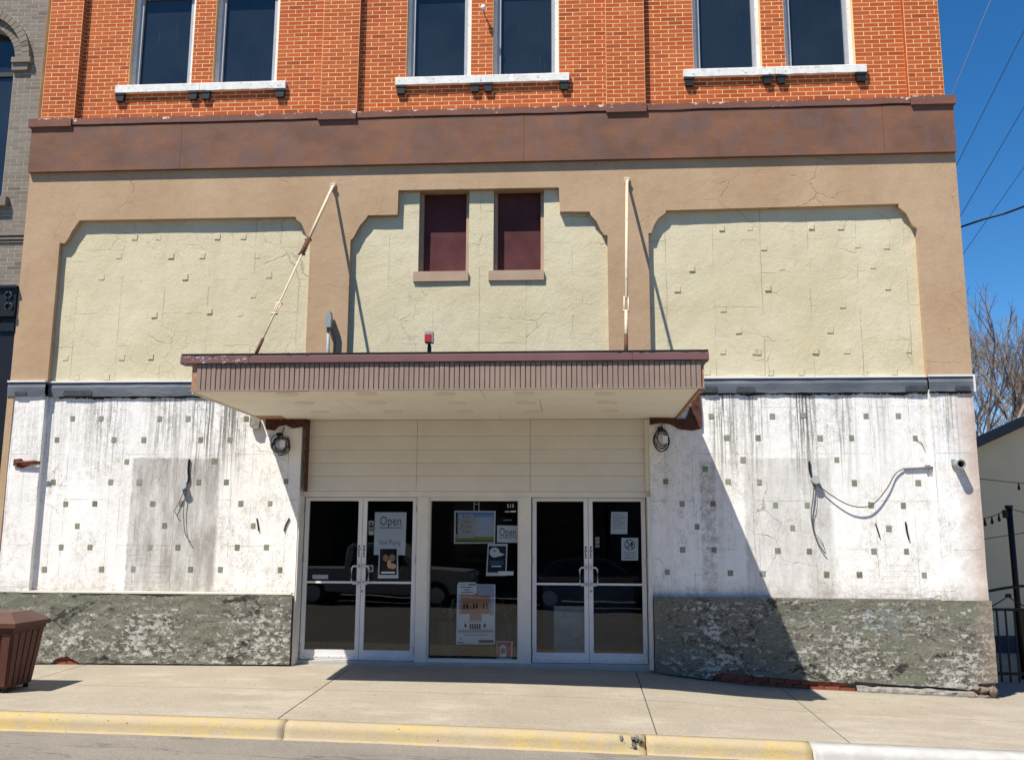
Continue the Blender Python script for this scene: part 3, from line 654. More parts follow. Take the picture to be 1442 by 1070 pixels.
# ---- plaster
XD0 = A(419, 690)[0]; XD1 = A(917, 690)[0]     # entrance opening
def yw(y, sd, amp=.003): return lambda x, z: y+amp*mnoise.fractal((x*1.3+sd, z*1.3, sd), 1, 2, 5)
def plaster(x0, x1, y, sd, name='plaster_wall'):
    return T(MB().grid(x0, x1, ZW-.03, ZSB+.03, int((x1-x0)/.06)+2, 46, yw(y, sd)), name, M['plaster'], smooth=True)
wl = plaster(XPl-.03, XD0, YP, 1); wr = plaster(XD1, XPr+.04, YP, 4)
T(MB().box(XPl-.03, XD0-.004, YP+.02, .5, -.6, ZST-.02), 'backing_wall', M['shell']); T(MB().box(XD1+.004, XPr+.04, YP+.02, .5, -.6, ZST-.02), 'backing_wall', M['shell'])
for x_ in (XD0+.001, XD1-.001): T(MB().box(x_-.003, x_+.003, YP-.004, .5, -.2, ZST-.1), 'door_reveal', M['plaster'])
T(MB().grid(XL, XPl, ZW-.03, ZSB+.03, 10, 46, yw(0, 7, .008)).box(XL+.01, XPl, .02, .3, -.6, ZSB), 'plaster_pilaster', M['plaster'])
T(MB().grid(XPr, XR, ZW-.03, ZSB+.03, 12, 46, yw(.035, 9, .010)).box(XPr, XR-.004, .05, .3, -.6, ZSB), 'plaster_pilaster', M['plaster'])
T(MB().box(XL-.012, XL+.085, -.012, .25, ZW-.02, ZSB+.01), 'corner_strip', M['tan'])
mb = MB().box(XPl-.001, XPl+.003, .004, YP+.01, ZW, ZSB); T(mb, 'pilaster_side', M['plaster'])
tl = zpt([(365,212),(507,211),(802,212),(945,212),(1237,212),(286,318),(572,318),(722,318),(1008,318),(1155,318),(637,428),(1075,425),(267,530),(556,530),(699,530),(998,530),(1137,530),(330,640),(476,638),(767,638),(912,638),(1210,638),(1357,638),(388,750),(827,748),(1272,750),(307,856),(452,856),(754,857),(893,857),(1191,857),(1338,857),(222,967),(510,967),(669,967),(957,968),(1106,968),(1407,970),(1437,527)], 0, 530)
tr_ = zpt([(1075,200),(1153,308),(847,528),(1160,528),(930,640),(1085,640),(1005,755),(932,870),(1090,870),(855,983),(1172,987),(1335,990),(1045,465)], 700, 530)+zpt([(162,200),(318,195),(633,198),(795,198),(90,308),(402,310),(560,308),(880,310),(15,418),(486,418),(97,530),(574,534),(895,534),(178,645),(337,645),(658,645),(820,647),(264,760),(747,763),(190,875),(348,877),(673,877),(836,878),(435,993),(600,995),(925,997)], 1042, 530)
tme = bpy.data.meshes.new('tile'); tme.from_pydata(m_.v, [], m_.f); tme.materials.append(M['tile'])
for par, L in ((wl, tl), (wr, tr_)):
    for (px, py) in L:
        x, z = A(px, py, YP); o = bpy.data.objects.new('tile', tme); COL.objects.link(o); o.parent = par
        o.location = (x, YP-.0045, z); s = rr.uniform(.074, .084); o.scale = (s*rr.uniform(.85, 1), .02, s); o.rotation_euler = (0, rr.uniform(-.03, .03), 0)
# ---- wainscot
def rag(pts):
    tb = [A(px, py, -.02) for px, py in pts]; return lambda x: lerp_table(tb, x)+.008*mnoise.noise((x*9, 0, 3))
def wains(x0, x1, zb, sd, xr=None):
    yf = lambda x, z: -.018+.016*mnoise.fractal((x*2.2+sd, z*4.2, sd), 1, 2, 6)-.008*abs(mnoise.noise((x*6, z*11, sd)))
    return T(MB().grid(x0, x1, 0, ZW, int((x1-x0)/.03), 34, yf, zb), 'wainscot', M['wains'], smooth=True)
wains(XL-.01, XD0-.006, rag([(0, 922), (28, 926), (40, 933), (72, 933.5), (80, 927), (86, 924.5), (92, 925), (94, 923), (103, 928), (111, 933.5), (200, 934), (300, 935), (400, 935.5), (430, 936)]), 2)
wains(XD1+.006, XR+.012, rag([(915, 944), (960, 951), (1003, 957), (1008, 949), (1040, 942), (1050, 944), (1052, 951), (1090, 954), (1140, 958), (1200, 962), (1205, 959), (1260, 964), (1340, 968), (1365, 972), (1380, 962), (1408, 961)]), 6)
T(MB().box(XL+.0, XD0-.01, .035, .3, -.6, ZW-.02), 'foundation', M['rubble']); T(MB().box(XD1+.01, XR-.002, .035, .3, -.6, ZW-.02), 'foundation', M['rubble'])
T(MB().box(A(31, 834)[0], XD0-.02, -.028, .06, ZW-.004, ZW+.022), 'ledge', M['siding'])
T(MB().box(XD1+.02, A(1325, 847)[0], -.02, .06, ZW-.002, ZW+.014), 'ledge', M['rubble'])
# exposed bricks and stones at the foot
for (px0, px1, py, n) in ((1005, 1205, 966, 9), (24, 44, 934, 1), (78, 110, 932, 2)):
    for row in (0, 1):
        for k in range(n):
            a = px0+(px1-px0)*k/n; b = px0+(px1-px0)*(k+1)/n
            zc = gz(A((a+b)/2, py, 0)[0], 0); x0, x1 = A(a, py, 0)[0], A(b, py, 0)[0]; s = (x1-x0)*.5*row*(1 if n > 2 else .3)
            y = .0+rr.uniform(-.004, .012); z0 = zc-.01+row*.068
            T(MB().box(x0+.006-s, x1-.006-s, y, .1, z0, z0+.058), 'foundation_brick', M['rbrick'])
def pebble(cx, cy, cz, rx, ry, rz_, mat, name, par, sd):
    bm = bmesh.new(); bmesh.ops.create_icosphere(bm, subdivisions=3, radius=1)
    mb = MB(); vs = []
    for v in bm.verts:
        k = 1+.30*mnoise.noise(v.co*1.1+Vector((sd, sd, 0)))+.10*mnoise.noise(v.co*3.5+Vector((sd, 0, sd))); vs.append((cx+v.co.x*rx*k, cy+v.co.y*ry*k, cz+v.co.z*rz_*k))
    bm.verts.index_update(); mb.add(vs, [tuple(v.index for v in f.verts) for f in bm.faces]); bm.free(); return mb.build(name, mat, par, True)
for i, (px, py, rx, rz_) in enumerate(((1366, 979, .11, .045), (1384, 981, .11, .04), (1386, 972, .08, .045), (1399, 974, .055, .075), (1376, 969, .06, .035))):
    x, z = A(px, py, -.03); pebble(x, .0, z, rx, .06, rz_, M['stone'], 'foundation_stone', th, i*3.1)
x0_, x1_ = A(1206, 975)[0], A(1376, 980)[0]; mb = MB(); n = 60; vs = []; fs = []
for k in range(n+1):
    x = x0_+(x1_-x0_)*k/n; z = gz(x, 0); e = lambda s_: mnoise.noise((x*7, s_, 1))
    vs += [(x, -.05+.02*e(1), z-.03), (x, -.048+.022*e(2), z+.02+.01*e(3)), (x, -.035+.024*e(4), z+.05+.02*e(5)), (x, -.005+.01*e(6), z+.075+.022*e(7)), (x, .08, z+.085)]
for k in range(n):
    for j in range(4): fs.append((k*5+j, k*5+5+j, k*5+6+j, k*5+1+j))
T(mb.add(vs, fs), 'broken_footing', M['rubble'])
# ------------------------------------------------------------------ marquee
mq = empty('marquee_canopy', 'flat marquee canopy with brown ribbed fascia above the glass entrance doors', 'canopy')
MX0, MX1, MY, MS = -4.41, 1.43, -2.45, 3.285
MT = 3.60; MC = 3.695
def Q(mb, name, mat, parent=None, smooth=False): return mb.build(name, mat, parent or mq, smooth)
Q(MB().box(MX0+.03, MX1-.03, MY+.04, YP-.012, MS+.02, MT+.05), 'roof_deck', M['tar'])
Q(MB().box(MX0, MX1, MY+.012, MY+.038, MS+.004, MT), 'fascia_board', M['wood'])
ribm = bpy.data.meshes.new('rib'); rp = 7.06*(MX1-MX0)/715
RN = 100; rp = (MX1-.03-MX0-.06)/RN; m2 = MB()
hh = MT-MS-.012
m2.add([(-.5*rp+.0025, 0, 0), (-.5*rp+.006, -.016, 0), (.5*rp-.006, -.016, 0), (.5*rp-.0025, 0, 0)]+[(-.5*rp+.0025, 0, hh), (-.5*rp+.006, -.016, hh), (.5*rp-.006, -.016, hh), (.5*rp-.0025, 0, hh)],
       [(0, 1, 5, 4), (1, 2, 6, 5), (2, 3, 7, 6), (0, 3, 2, 1), (4, 5, 6, 7)])
ribm.from_pydata(m2.v, [], m2.f); ribm.materials.append(M['rib'])
rr = random.Random(11)
for i in range(RN):
    o = bpy.data.objects.new('rib', ribm); COL.objects.link(o); o.parent = mq
    o.location = (MX0+.06+rp*(i+.5), MY+.011-rr.uniform(0, .004), MS+.004); o.scale = (1, 1, 1-rr.uniform(0, .03)); o.rotation_euler = (0, rr.uniform(-.004, .004), 0)
Q(MB().box(MX0-.01, MX1+.004, MY-.02, MY+.01, MS-.012, MS+.003), 'fascia_trim', M['rib'])
# cap: sloped maroon metal along the front and the two ends
def cap(mb, x0, x1):
    pr = [(MY-.012, MT-.008), (MY-.034, MT+.0), (MY-.026, MC-.018), (MY-.01, MC), (MY+.12, MC-.004), (MY+.12, MT-.008)]
    n = len(pr); vs = [(x0, y, z) for y, z in pr]+[(x1, y, z) for y, z in pr]
    fs = [tuple(range(n)), tuple(range(2*n-1, n-1, -1))]+[(i, i+n, (i+1) % n+n, (i+1) % n) for i in range(n)]
    return mb.add(vs, fs)
xc1 = A(352, 503, MY)[0]; xc2 = A(890, 500, MY)[0]
Q(cap(MB(), MX0-.13, xc1-.002), 'cap', M['capchip']); Q(cap(MB(), xc1+.002, xc2-.002), 'cap', M['cap']); Q(cap(MB(), xc2+.002, MX1+.055), 'cap', M['cap'])
Q(MB().box(MX0-.09, MX0+.05, MY+.122, YP-.02, MT, MC-.01).box(MX1-.05, MX1+.05, MY+.122, YP-.02, MT, MC-.01), 'side_cap', M['cap'])
Q(MB().box(MX0-.125, MX1+.05, MY-.022, MY+.10, MC+.001, MC+.016), 'roof_edge', M['tar'])
mb = MB()                                       # torn roofing along the front edge
for k in range(150):
    x = random.choice((random.uniform(MX0, MX0+1.4), random.uniform(xc2-.3, MX1))); h = random.uniform(.004, .02); y = MY+random.uniform(-.03, .02)
    mb.add([(x-.03, y, MC-.006), (x+.03, y, MC-.006), (x+.02, y+.02, MC+h), (x-.015, y+.03, MC+h*.6)], [(0, 1, 2, 3)])
o = Q(mb, 'torn_roofing', M['tar']); o['kind'] = 'stuff'
# soffit boards with staggered joints
yr = [MY+.012, atZ(600, 562, MS).y, atZ(600, 581.5, MS).y, .215]
xs = [[MX0+.01, atZ(680, 554, MS).x, MX1-.06], [MX0+.01, atZ(490, 571, MS).x, atZ(762, 571, MS).x, MX1-.06], [MX0+.01, atZ(448, 587, MS).x, atZ(705, 587, MS).x, MX1-.06]]
for r_ in range(3):
    for p, q in zip(xs[r_], xs[r_][1:]):
        Q(MB().box(p+.003, q-.003, yr[r_]+.003, yr[r_+1]-.003, MS-.010, MS+.003), 'soffit_panel', M['soffit'])
Q(MB().box(MX0+.0, MX0+.009, MY+.04, YP-.02, MS-.03, MS+.12), 'side_trim', M['soffit'])
Q(MB().box(MX0+.0, MX0+.028, MY+.04, YP-.02, MS+.121, MT-.002), 'side_board', M['wood'])
Q(MB().box(MX1-.028, MX1, MY+.04, YP-.02, MS+.10, MT-.002), 'side_board', M['wood'])
Q(MB().box(MX1-.052, MX1-.02, MY+.05, YP-.02, MS-.03, MS+.02), 'side_batten', M['wood'])
for k in range(7):
    y = MY+.3+k*.3; s = rr.uniform(.05, .12)
    Q(MB().box(MX1-.024, MX1+.006+rr.uniform(0, .03), y, y+s*1.6, MS+.02, MS+.05+s), 'broken_fascia_piece', M['rot'] if k % 2 else M['rib'])
dsk = zpt([(195,88),(592,86),(988,87),(1385,84),(280,133),(645,130),(1040,133),(1395,130),(358,176),(727,175),(1082,175)], 350, 530)+zpt([(543,85),(553,130),(185,174),(563,172)], 700, 530)
dm = bpy.data.meshes.new('light_cover'); md = MB(); n = 28
for k in range(n):
    a = 2*math.pi*k/n; md.v += [(math.cos(a), math.sin(a), 0), (math.cos(a)*.96, math.sin(a)*.96, -.010), (math.cos(a)*.86, math.sin(a)*.86, -.004)]
md.f = [(3*k, 3*((k+1) % n), 3*((k+1) % n)+1, 3*k+1) for k in range(n)]+[(3*k+1, 3*((k+1) % n)+1, 3*((k+1) % n)+2, 3*k+2) for k in range(n)]+[tuple(3*k+2 for k in range(n))]
dm.from_pydata(md.v, [], md.f); dm.materials.append(M['disc'])
for (px, py) in dsk:
    p = atZ(px, py, MS-.01); o = bpy.data.objects.new('light_cover', dm); COL.objects.link(o); o.parent = mq; o.location = (p.x, p.y, MS-.0105); o.scale = (.125, .125, 1)
def soffit_patch(px):
    ps = [atZ(x, y, MS-.012) for x, y in px]; mb = MB(); n = len(ps)
    vs = [(p.x, max(MY+.02, p.y), MS-.0135) for p in ps]+[(p.x, max(MY+.02, p.y), MS-.009) for p in ps]
    mb.add(vs, [tuple(range(n)), tuple(range(2*n-1, n-1, -1))]+[(i, i+n, (i+1) % n+n, (i+1) % n) for i in range(n)]); Q(mb, 'bare_wood_patch', M['wood'])
soffit_patch([(358, 548.4), (431, 548.4), (436, 551.4), (364, 551.4)]); soffit_patch([(361, 585.5), (396, 585.5), (405, 590.5), (370, 591)])
# rotten ledger and bare brickwork in the wall just under the canopy
def ragged(name, px, y0, y1, mat, par=None): (T if par is None else Q)(ngon([A(x, y, y0) for x, y in px], y0, y1), name, M[mat])
ragged('rotten_ledger', [(374, 590), (374, 604), (386, 606), (392, 600), (402, 598), (412, 603), (428, 600), (432, 590)], .055, .085, 'rot')
ragged('rotten_ledger', [(915, 588), (915, 598), (930, 595), (944, 597), (957, 604), (975, 606), (989, 603), (988, 580), (986, 555), (978, 556), (966, 590)], .055, .085, 'rot')
ragged('broken_plaster', [(353, 581), (351, 600), (357, 604), (364, 603), (366, 592), (362, 584)], .0, .06, 'rubble')
T(MB().box(A(428, 640, .03)[0]+.0, A(428, 640, .03)[0]+.022, .07, .2, A(427, 691)[1], MS-.02), 'jamb_board', M['rot'])
# ------------------------------------------------------------------ entrance
YS, YF, YG = .20, .27, .325
def AF(px, py): return A(px, py, YF)
hx0, hx1 = A(430.5, 640, YS)[0], A(908, 640, YS)[0]
hx0 = A(428, 640, YS)[0]
col_x = [hx0, A(587, 640, YS)[0], A(746.5, 640, YS)[0], hx1]
hz = [A(600, y, YS)[1] for y in (594, 613.5, 632.6, 651.4, 669.6, 691.5)]; hz[0] = MS-.011
for c in range(3):
    for r_ in range(5):
        x0, x1 = col_x[c]+.0025, col_x[c+1]-.0025; z1_, z0_ = hz[r_]-.002, hz[r_+1]+.001; m_b = MB()
        vs = []
        for x in (x0, x1): vs += [(x, YS+.03, z1_), (x, YS+.022, z1_), (x, YS+.0, z0_+.02), (x, YS+.002, z0_), (x, YS+.03, z0_)]
        m_b.add(vs, [(0, 5, 6, 1), (1, 6, 7, 2), (2, 7, 8, 3), (3, 8, 9, 4), (0, 1, 2, 3, 4), (9, 8, 7, 6, 5)]); T(m_b, 'siding_plank', M['siding'])
T(MB().box(hx0-.05, XD1-.004, YS+.035, .45, hz[5], MS+.25), 'header', M['dark'])
T(MB().box(hx1, XD1-.005, YS-.06, YS+.03, hz[5], MS-.02), 'header_trim', M['siding'])
ZF1 = A(660, 691.8, YF-.05)[1]; ZD1 = AF(660, 700)[1]; ZD0 = AF(660, 931)[1]
fx = [XD0+.004, AF(424.5, 820)[0], AF(586.5, 820)[0], AF(602.5, 820)[0], AF(731, 820)[0], AF(748, 820)[0], AF(912, 820)[0], XD1-.004]
f = MB().box(fx[0], fx[7], YF-.05, YF+.12, ZD1, ZF1-.001)
sf = T(f, 'storefront_frame', M['frame'])
for (a, b, y0) in ((fx[0], fx[1], .04), (fx[2], fx[3], YF-.06), (fx[4], fx[5], YF-.06), (fx[6], fx[7], .04)):
    T(MB().box(a, b, y0, YF+.12, ZD0-.05, ZD1-.001), 'post', M['frame'], sf)
T(MB().box(fx[0]+.001, fx[1]-.02, .032, .039, ZD0-.08, ZD1), 'corner_bead', M['door'], sf)
T(MB().box(fx[3]+.001, fx[4]-.001, YF-.03, YF+.11, ZD1-.05, ZD1-.002).box(fx[3]+.001, fx[4]-.001, YF-.03, YF+.11, ZD0-.03, ZD0+.03).box(fx[3]+.001, fx[3]+.02, YF-.03, YF+.11, ZD0+.031, ZD1-.051).box(fx[4]-.02, fx[4]-.001, YF-.03, YF+.11, ZD0+.031, ZD1-.051), 'window_frame', M['frame'], sf)
T(MB().box(fx[3]+.02, fx[4]-.02, YG, YG+.006, ZD0+.03, ZD1-.05), 'pane', M['glass'], sf)
T(MB().box(fx[0], fx[7], YF-.07, YF+.3, ZD0-.16, ZD0-.008), 'threshold', M['kerbwhite'], sf)
def text_mesh(s, x, z, h, y, mat, par, name='lettering', center=True, maxw=None, bold=0.0):
    cu = bpy.data.curves.new('t', 'FONT'); cu.body = s; cu.size = h*1.38; cu.align_x = 'CENTER' if center else 'LEFT'; cu.resolution_u = 2; cu.offset = bold
    o = bpy.data.objects.new('t', cu); COL.objects.link(o); dg = bpy.context.evaluated_depsgraph_get(); dg.update()
    me = bpy.data.meshes.new_from_object(o.evaluated_get(dg)); bpy.data.objects.remove(o)
    xs_ = [v.co.x for v in me.vertices]; k = 1
    if maxw and xs_ and max(xs_)-min(xs_) > maxw: k = maxw/(max(xs_)-min(xs_))
    for v in me.vertices: v.co = Vector((x+v.co.x*k, y, z+v.co.y))
    me.materials.clear(); me.materials.append(mat); r = bpy.data.objects.new(name, me); COL.objects.link(r); r.parent = par; return r
def leaf(x0, x1, pull_right):
    st = .058; zm = AF(660, 821)[1]; zb = AF(660, 917)[1]; zt = AF(660, 705.5)[1]; y0, y1 = YF-.0, YF+.045
    d = MB().box(x0, x0+st, y0, y1, ZD0, ZD1-.006).box(x1-st, x1, y0, y1, ZD0, ZD1-.006).box(x0+st, x1-st, y0, y1, zt, ZD1-.006).box(x0+st, x1-st, y0, y1, ZD0, zb).box(x0+st, x1-st, y0-.004, y1, zm-.014, zm+.014)
    d.box(x0+st, x1-st, y0-.006, y0-.0005, ZD0+.03, ZD0+.055)
    do = T(d, 'door', M['door'])
    T(MB().box(x0+st, x1-st, YF+.02, YF+.026, zb, zm-.014), 'pane', M['glass'], do); T(MB().box(x0+st, x1-st, YF+.02, YF+.026, zm+.014, zt), 'pane', M['glass'], do)
    hx = x1-st*.55 if pull_right else x0+st*.55; ox = -.085 if pull_right else .085; za, zb2 = AF(660, 798)[1], AF(660, 822)[1]
    pts = [(hx, y0, za), (hx, y0-.05, za), (hx+ox*.7, y0-.06, za+.004), (hx+ox, y0-.06, za-.025), (hx+ox, y0-.06, zb2+.025), (hx+ox*.7, y0-.06, zb2-.004), (hx, y0-.05, zb2), (hx, y0, zb2)]
    T(MB().tube(pts, .0125, 10), 'handle', M['alu'], do, True)
    for z in (za, zb2): T(MB().tube([(hx, y0-.012, z), (hx, y0, z)], .02, 12), 'handle_rosette', M['steel'], do)
    zz = AF(660, 770)[1]
    for ci, c in enumerate('PULL'): text_mesh(c, hx, zz-.018-ci*.040, .034, y0-.002, M['black'], do, bold=.003)
    hxx = x0-.002 if pull_right else x1+.002
    for z in (ZD1-.16, ZD0+.14, (ZD0+ZD1)/2+.25): T(MB().tube([(hxx, y0-.012, z-.05), (hxx, y0-.012, z+.05)], .011, 8), 'hinge', M['steel'], do)
    n = 5
    for k in range(n): T(MB().tube([(x0+.06+(x1-x0-.12)*k/(n-1), y0-.010, ZD0+.042), (x0+.06+(x1-x0-.12)*k/(n-1), y0-.006, ZD0+.042)], .006, 6), 'screw', M['steel'], do)
    return do
lm = AF(508, 820)[0]; rm = AF(829, 820)[0]
leaf(fx[1]+.014, lm-.003, True); d2 = leaf(lm+.003, fx[2]-.014, False); leaf(fx[5]+.014, rm-.003, True); d4 = leaf(rm+.003, fx[6]-.014, False)
for (d, px) in ((d2, 510), (d4, 832.5)):
    x, z = AF(px, 832); T(MB().tube([(x, YF-.008, z), (x, YF+.001, z)], .017, 14), 'lock', M['steel'], d)
# lobby
LB = .3
T(MB().box(XD0-.2, XD1+.2, .5, 4.2, -.2, -.03), 'lobby_floor', M['lobbyfloor'])
T(MB().box(XD0-.3, XD0-.2, .5, 4.2, -.2, 3).box(XD1+.2, XD1+.3, .5, 4.2, -.2, 3).box(XD0-.2, XD1+.2, 4.2, 4.3, -.2, 3).box(XD0-.2, XD1+.2, .46, 4.2, 2.75, 2.9), 'lobby_wall', M['dark'])
# ------------------------------------------------------------------ papers and posters behind the glass
def paper(name, px, label, cat, mat='paper', y=YG+.012, group=None):
    P = [A(x, yy, y) for x, yy in px]
    o = ngon(P, y, y+.003).build(name, M[mat] if isinstance(mat, str) else mat); return tag(o, label, cat, group)
def quad(o, px, mat, y, name='print'):
    return ngon([A(x, yy, y) for x, yy in px], y, y+.0008).build(name, mat, o)
def rect(x0, y0, x1, y1): return [(x0, y0), (x1, y0), (x1, y1), (x0, y1)]
def disc(cx, cy, rx, ry, n=20): return [(cx+rx*math.cos(2*math.pi*k/n), cy+ry*math.sin(2*math.pi*k/n)) for k in range(n)]
C = lambda n, c: flat(n, c, .7, .08, 20)
gt = C('faded grey ink', (.10, .11, .12)); tan_i = C('warm tan ink', (.45, .30, .18)); brn = C('brown ink', (.16, .075, .05)); dk = C('dark ink', (.02, .018, .022)); tea = C('teal ink', (.05, .12, .17))
YD = YF+.03                                     # behind a door pane
def W(px, py, y): return A(px, py, y)
o = paper('open_sign', [(528, 721), (572.6, 721), (570.5, 781.5), (526.3, 781)], 'tall white paper sign reading Open and Now Playing on the door glass', 'sign', y=YD)
x, z = W(550, 739.5, YD-.002); text_mesh('Open', x, z, .135, YD-.002, gt, o, maxw=.30)
quad(o, rect(533.5, 742.3, 566.5, 743.3), gt, YD-.002)
x, z = W(549, 767, YD-.002); text_mesh('Now Playing', x, z, .07, YD-.002, gt, o, maxw=.30)
o = paper('film_poster', [(534, 771), (560, 771), (561, 814), (532, 814)], 'small dark film poster with two warm figures in a white border on the door', 'poster', y=YD-.006)
y = YD-.008; quad(o, [(535, 772.5), (559, 772.5), (558.5, 809), (534, 809)], dk, y); y -= .0012
for (cx, cy, rx, ry, m_) in ((543, 785.5, 4, 5, tan_i), (552, 785.5, 4.6, 5.2, tan_i), (541, 796, 4, 4.5, brn), (548, 794, 3, 6, tan_i), (553, 797, 4.8, 4, tan_i)): quad(o, disc(cx, cy, rx, ry), m_, y); y -= .0004
quad(o, rect(537, 804.8, 556, 806.8), M['paper'], y)
o = paper('decal_strip', rect(519.2, 733, 526, 753), 'narrow strip of coloured stickers beside the tall Open sign', 'sticker', y=YD); quad(o, rect(520, 738.5, 525.5, 742.5), brn, YD-.002); quad(o, rect(520, 743.5, 525.5, 748), tan_i, YD-.002); quad(o, rect(521, 735, 524.5, 737.5), M['navy'], YD-.002)
o = paper('decal', rect(440, 809, 462, 815), 'blank white strip label low on the plain glass door', 'sticker', y=YD)
o = paper('decal', rect(518, 795, 525.5, 805), 'small grey square sticker beside the door pull under the stickers', 'sticker', y=YD); quad(o, disc(521.8, 800, 2.6, 3.4), gt, YD-.002)
yw_ = YG+.02
o = paper('framed_picture', [(640, 719), (698, 719.2), (697, 764.8), (639.3, 765.2)], 'white framed landscape print of blue sky and green grass hanging in window', 'picture', y=yw_)
def sky_print():
    g = G('landscape print', .7); z0 = W(668, 765, yw_)[1]; z1_ = W(668, 719, yw_)[1]; h = z1_-z0
    t_ = g.mr(g.math('ADD', g.Z, g.mul(g.math('SUBTRACT', g.noise(12, 4), .5), .06)), z0, z1_)
    c = g.mix(g.mr(t_, .05, .22), (.10, .15, .03), (.36, .38, .12)); c = g.mix(g.mr(t_, .2, .34), c, (.58, .50, .47)); c = g.mix(g.mr(t_, .55, .95), c, (.12, .30, .62)); g.col(c); return g.m
quad(o, [(641.8, 720.8), (696, 721), (695.2, 763.3), (641, 763.4)], sky_print(), yw_-.002)
quad(o, rect(646, 724, 667.5, 757), C('pale print panel', (.50, .48, .48)), yw_-.004); quad(o, rect(670, 727.5, 694.5, 755), C('pale blue print panel', (.48, .54, .66)), yw_-.004)
for i, s in enumerate(('Test', 'Your', 'Promo', 'Text')):
    x, z = W(656.5, 729.5+i*6.8, yw_-.006); text_mesh(s, x, z, .045, yw_-.006, gt, o, maxw=.15)
quad(o, rect(641.8, 721, 644.5, 752), dk, yw_-.004)
mb = MB()
for px in (667.5, 674.5):
    p = at(px, 719, yw_); q = at(px, 706, yw_); mb.tube([p, q], .006, 6)
p = at(667.5, 709.5, yw_); q = at(674.5, 709.5, yw_); mb.tube([p, q], .006, 6); mb.build('hanger', M['alu'], o)
o = paper('open_sign', [(700, 739.5), (730.2, 740), (729.8, 764), (699.8, 763.5)], 'small white card sign reading Open in the middle window', 'sign', y=yw_)
x, z = W(715, 754.5, yw_-.002); text_mesh('Open', x, z, .12, yw_-.002, gt, o, maxw=.235); quad(o, rect(703, 756.3, 727.5, 757.1), gt, yw_-.002)
o = paper('event_poster', [(687, 765.5), (714.8, 765.5), (713, 810.5), (684.3, 810.5)], 'small dark blue poster with a white rounded shape in the middle window', 'poster', y=yw_-.01)
y = yw_-.012; quad(o, [(688.3, 768.5), (712.8, 768.5), (711.6, 805.8), (686.3, 805.8)], M['navy'], y); quad(o, disc(696.5, 777.5, 7.2, 7), M['paper'], y-.001); quad(o, [(697, 776), (705, 778), (711, 780.5), (704, 783), (696, 784)], M['paper'], y-.0016); quad(o, [(694.5, 774.2), (698, 774.8), (697.5, 777), (695.5, 776)], dk, y-.0022)
quad(o, rect(692, 796, 706, 798), M['paper'], y-.001); quad(o, rect(690, 789, 709.5, 794.5), tea, y-.001)
o = paper('paper_strip', rect(701.7, 804, 723, 809.8), 'blank white strip taped over the corner of the dark blue poster', 'sticker', y=yw_-.018)
o = paper('building_poster', [(644, 822), (697.5, 822.5), (697, 907), (642, 906.7)], 'tall white poster with a drawing of an orange brick theatre front', 'poster', y=yw_)
y = yw_-.002
quad(o, [(671, 823.5), (695.5, 823.5), (695.5, 866), (646, 866), (646, 837)], C('poster sky', (.42, .47, .62)), y); y -= .001
quad(o, [(649, 838), (664, 838), (670, 834.5), (676, 838), (690, 837.5), (690, 866), (648.5, 866)], C('poster brick', (.52, .26, .17)), y); y -= .001
for px in (653.5, 658, 667.2, 671.6, 681, 685.6): quad(o, rect(px-1.1, 848.5, px+1.1, 857), dk, y)
quad(o, rect(648.5, 864, 690, 886), M['paper'], y); y -= .001; quad(o, rect(661.5, 864, 678, 873), C('poster tan', (.45, .34, .26)), y); quad(o, rect(660.5, 873.5, 678.5, 875.5), C('poster canopy', (.62, .45, .36)), y)
for px in (662.5, 665.8, 669, 672.2, 675.6): quad(o, rect(px-1.2, 878, px+1.2, 885.5), M['navy'], y)
for px in (655.5, 682.5): quad(o, rect(px-1.6, 878, px+1.6, 883), M['navy'], y)
quad(o, rect(645, 886.5, 694.5, 890), C('poster street', (.40, .40, .44)), y); quad(o, rect(674, 900.8, 695, 904.8), M['navy'], y); quad(o, [(647.3, 899.5), (648.8, 897), (650.3, 899.5)], dk, y); quad(o, rect(643.8, 903.6, 654, 904.8), dk, y); quad(o, rect(654, 893, 686, 893.8), gt, y)
q = quad(o, [(645.5, 819.5), (669.5, 819.5), (671, 821.5), (671, 835), (668, 836), (664, 838), (662, 836), (645, 836)], M['paper'], y-.002, 'callout')
x, z = W(657.5, 823.8, y-.004); text_mesh('COMING', x-.06, z, .016, y-.004, dk, o, maxw=.1)
quad(o, rect(659, 822, 670, 823.6), dk, y-.004)
for yy, a, b in ((826.3, 649, 666), (830, 653, 662), (833.4, 649.5, 666)): quad(o, rect(a, yy-.6, b, yy+.6), gt, y-.004)
o = paper('red_notice', [(699, 902.3), (722, 903), (720.6, 928), (699.7, 927)], 'square red notice with a pale bottle shape low in the window corner', 'sign', y=yw_)
quad(o, [(700, 903.5), (720, 904), (719.2, 926), (700.5, 925.5)], C('notice red', (.50, .012, .018)), yw_-.002); quad(o, rect(703.8, 909.5, 712.5, 925), M['paper'], yw_-.003); quad(o, rect(705.5, 907.3, 711, 910), M['paper'], yw_-.0034); quad(o, rect(704.8, 912, 711.5, 919.5), tea, yw_-.004)
o = paper('notice_sheet', [(860.6, 720.5), (884, 720.5), (883.3, 751.7), (860, 751.5)], 'plain typed white sheet taped high on the door glass', 'paper', y=YD)
for i in range(8): quad(o, rect(863, 724+i*2.7, 863+(17 if i % 3 else 12), 724.6+i*2.7), gt, YD-.002)
o = paper('food_sign', [(875, 757), (898.8, 757), (898.6, 788.8), (875, 788.8)], 'white prohibition sign with a slashed circle on the door glass', 'sign', y=YD)
ring = MB(); cx_, cz_ = W(886.8, 766.8, YD-.002); n = 32; ro, ri = .071, .061
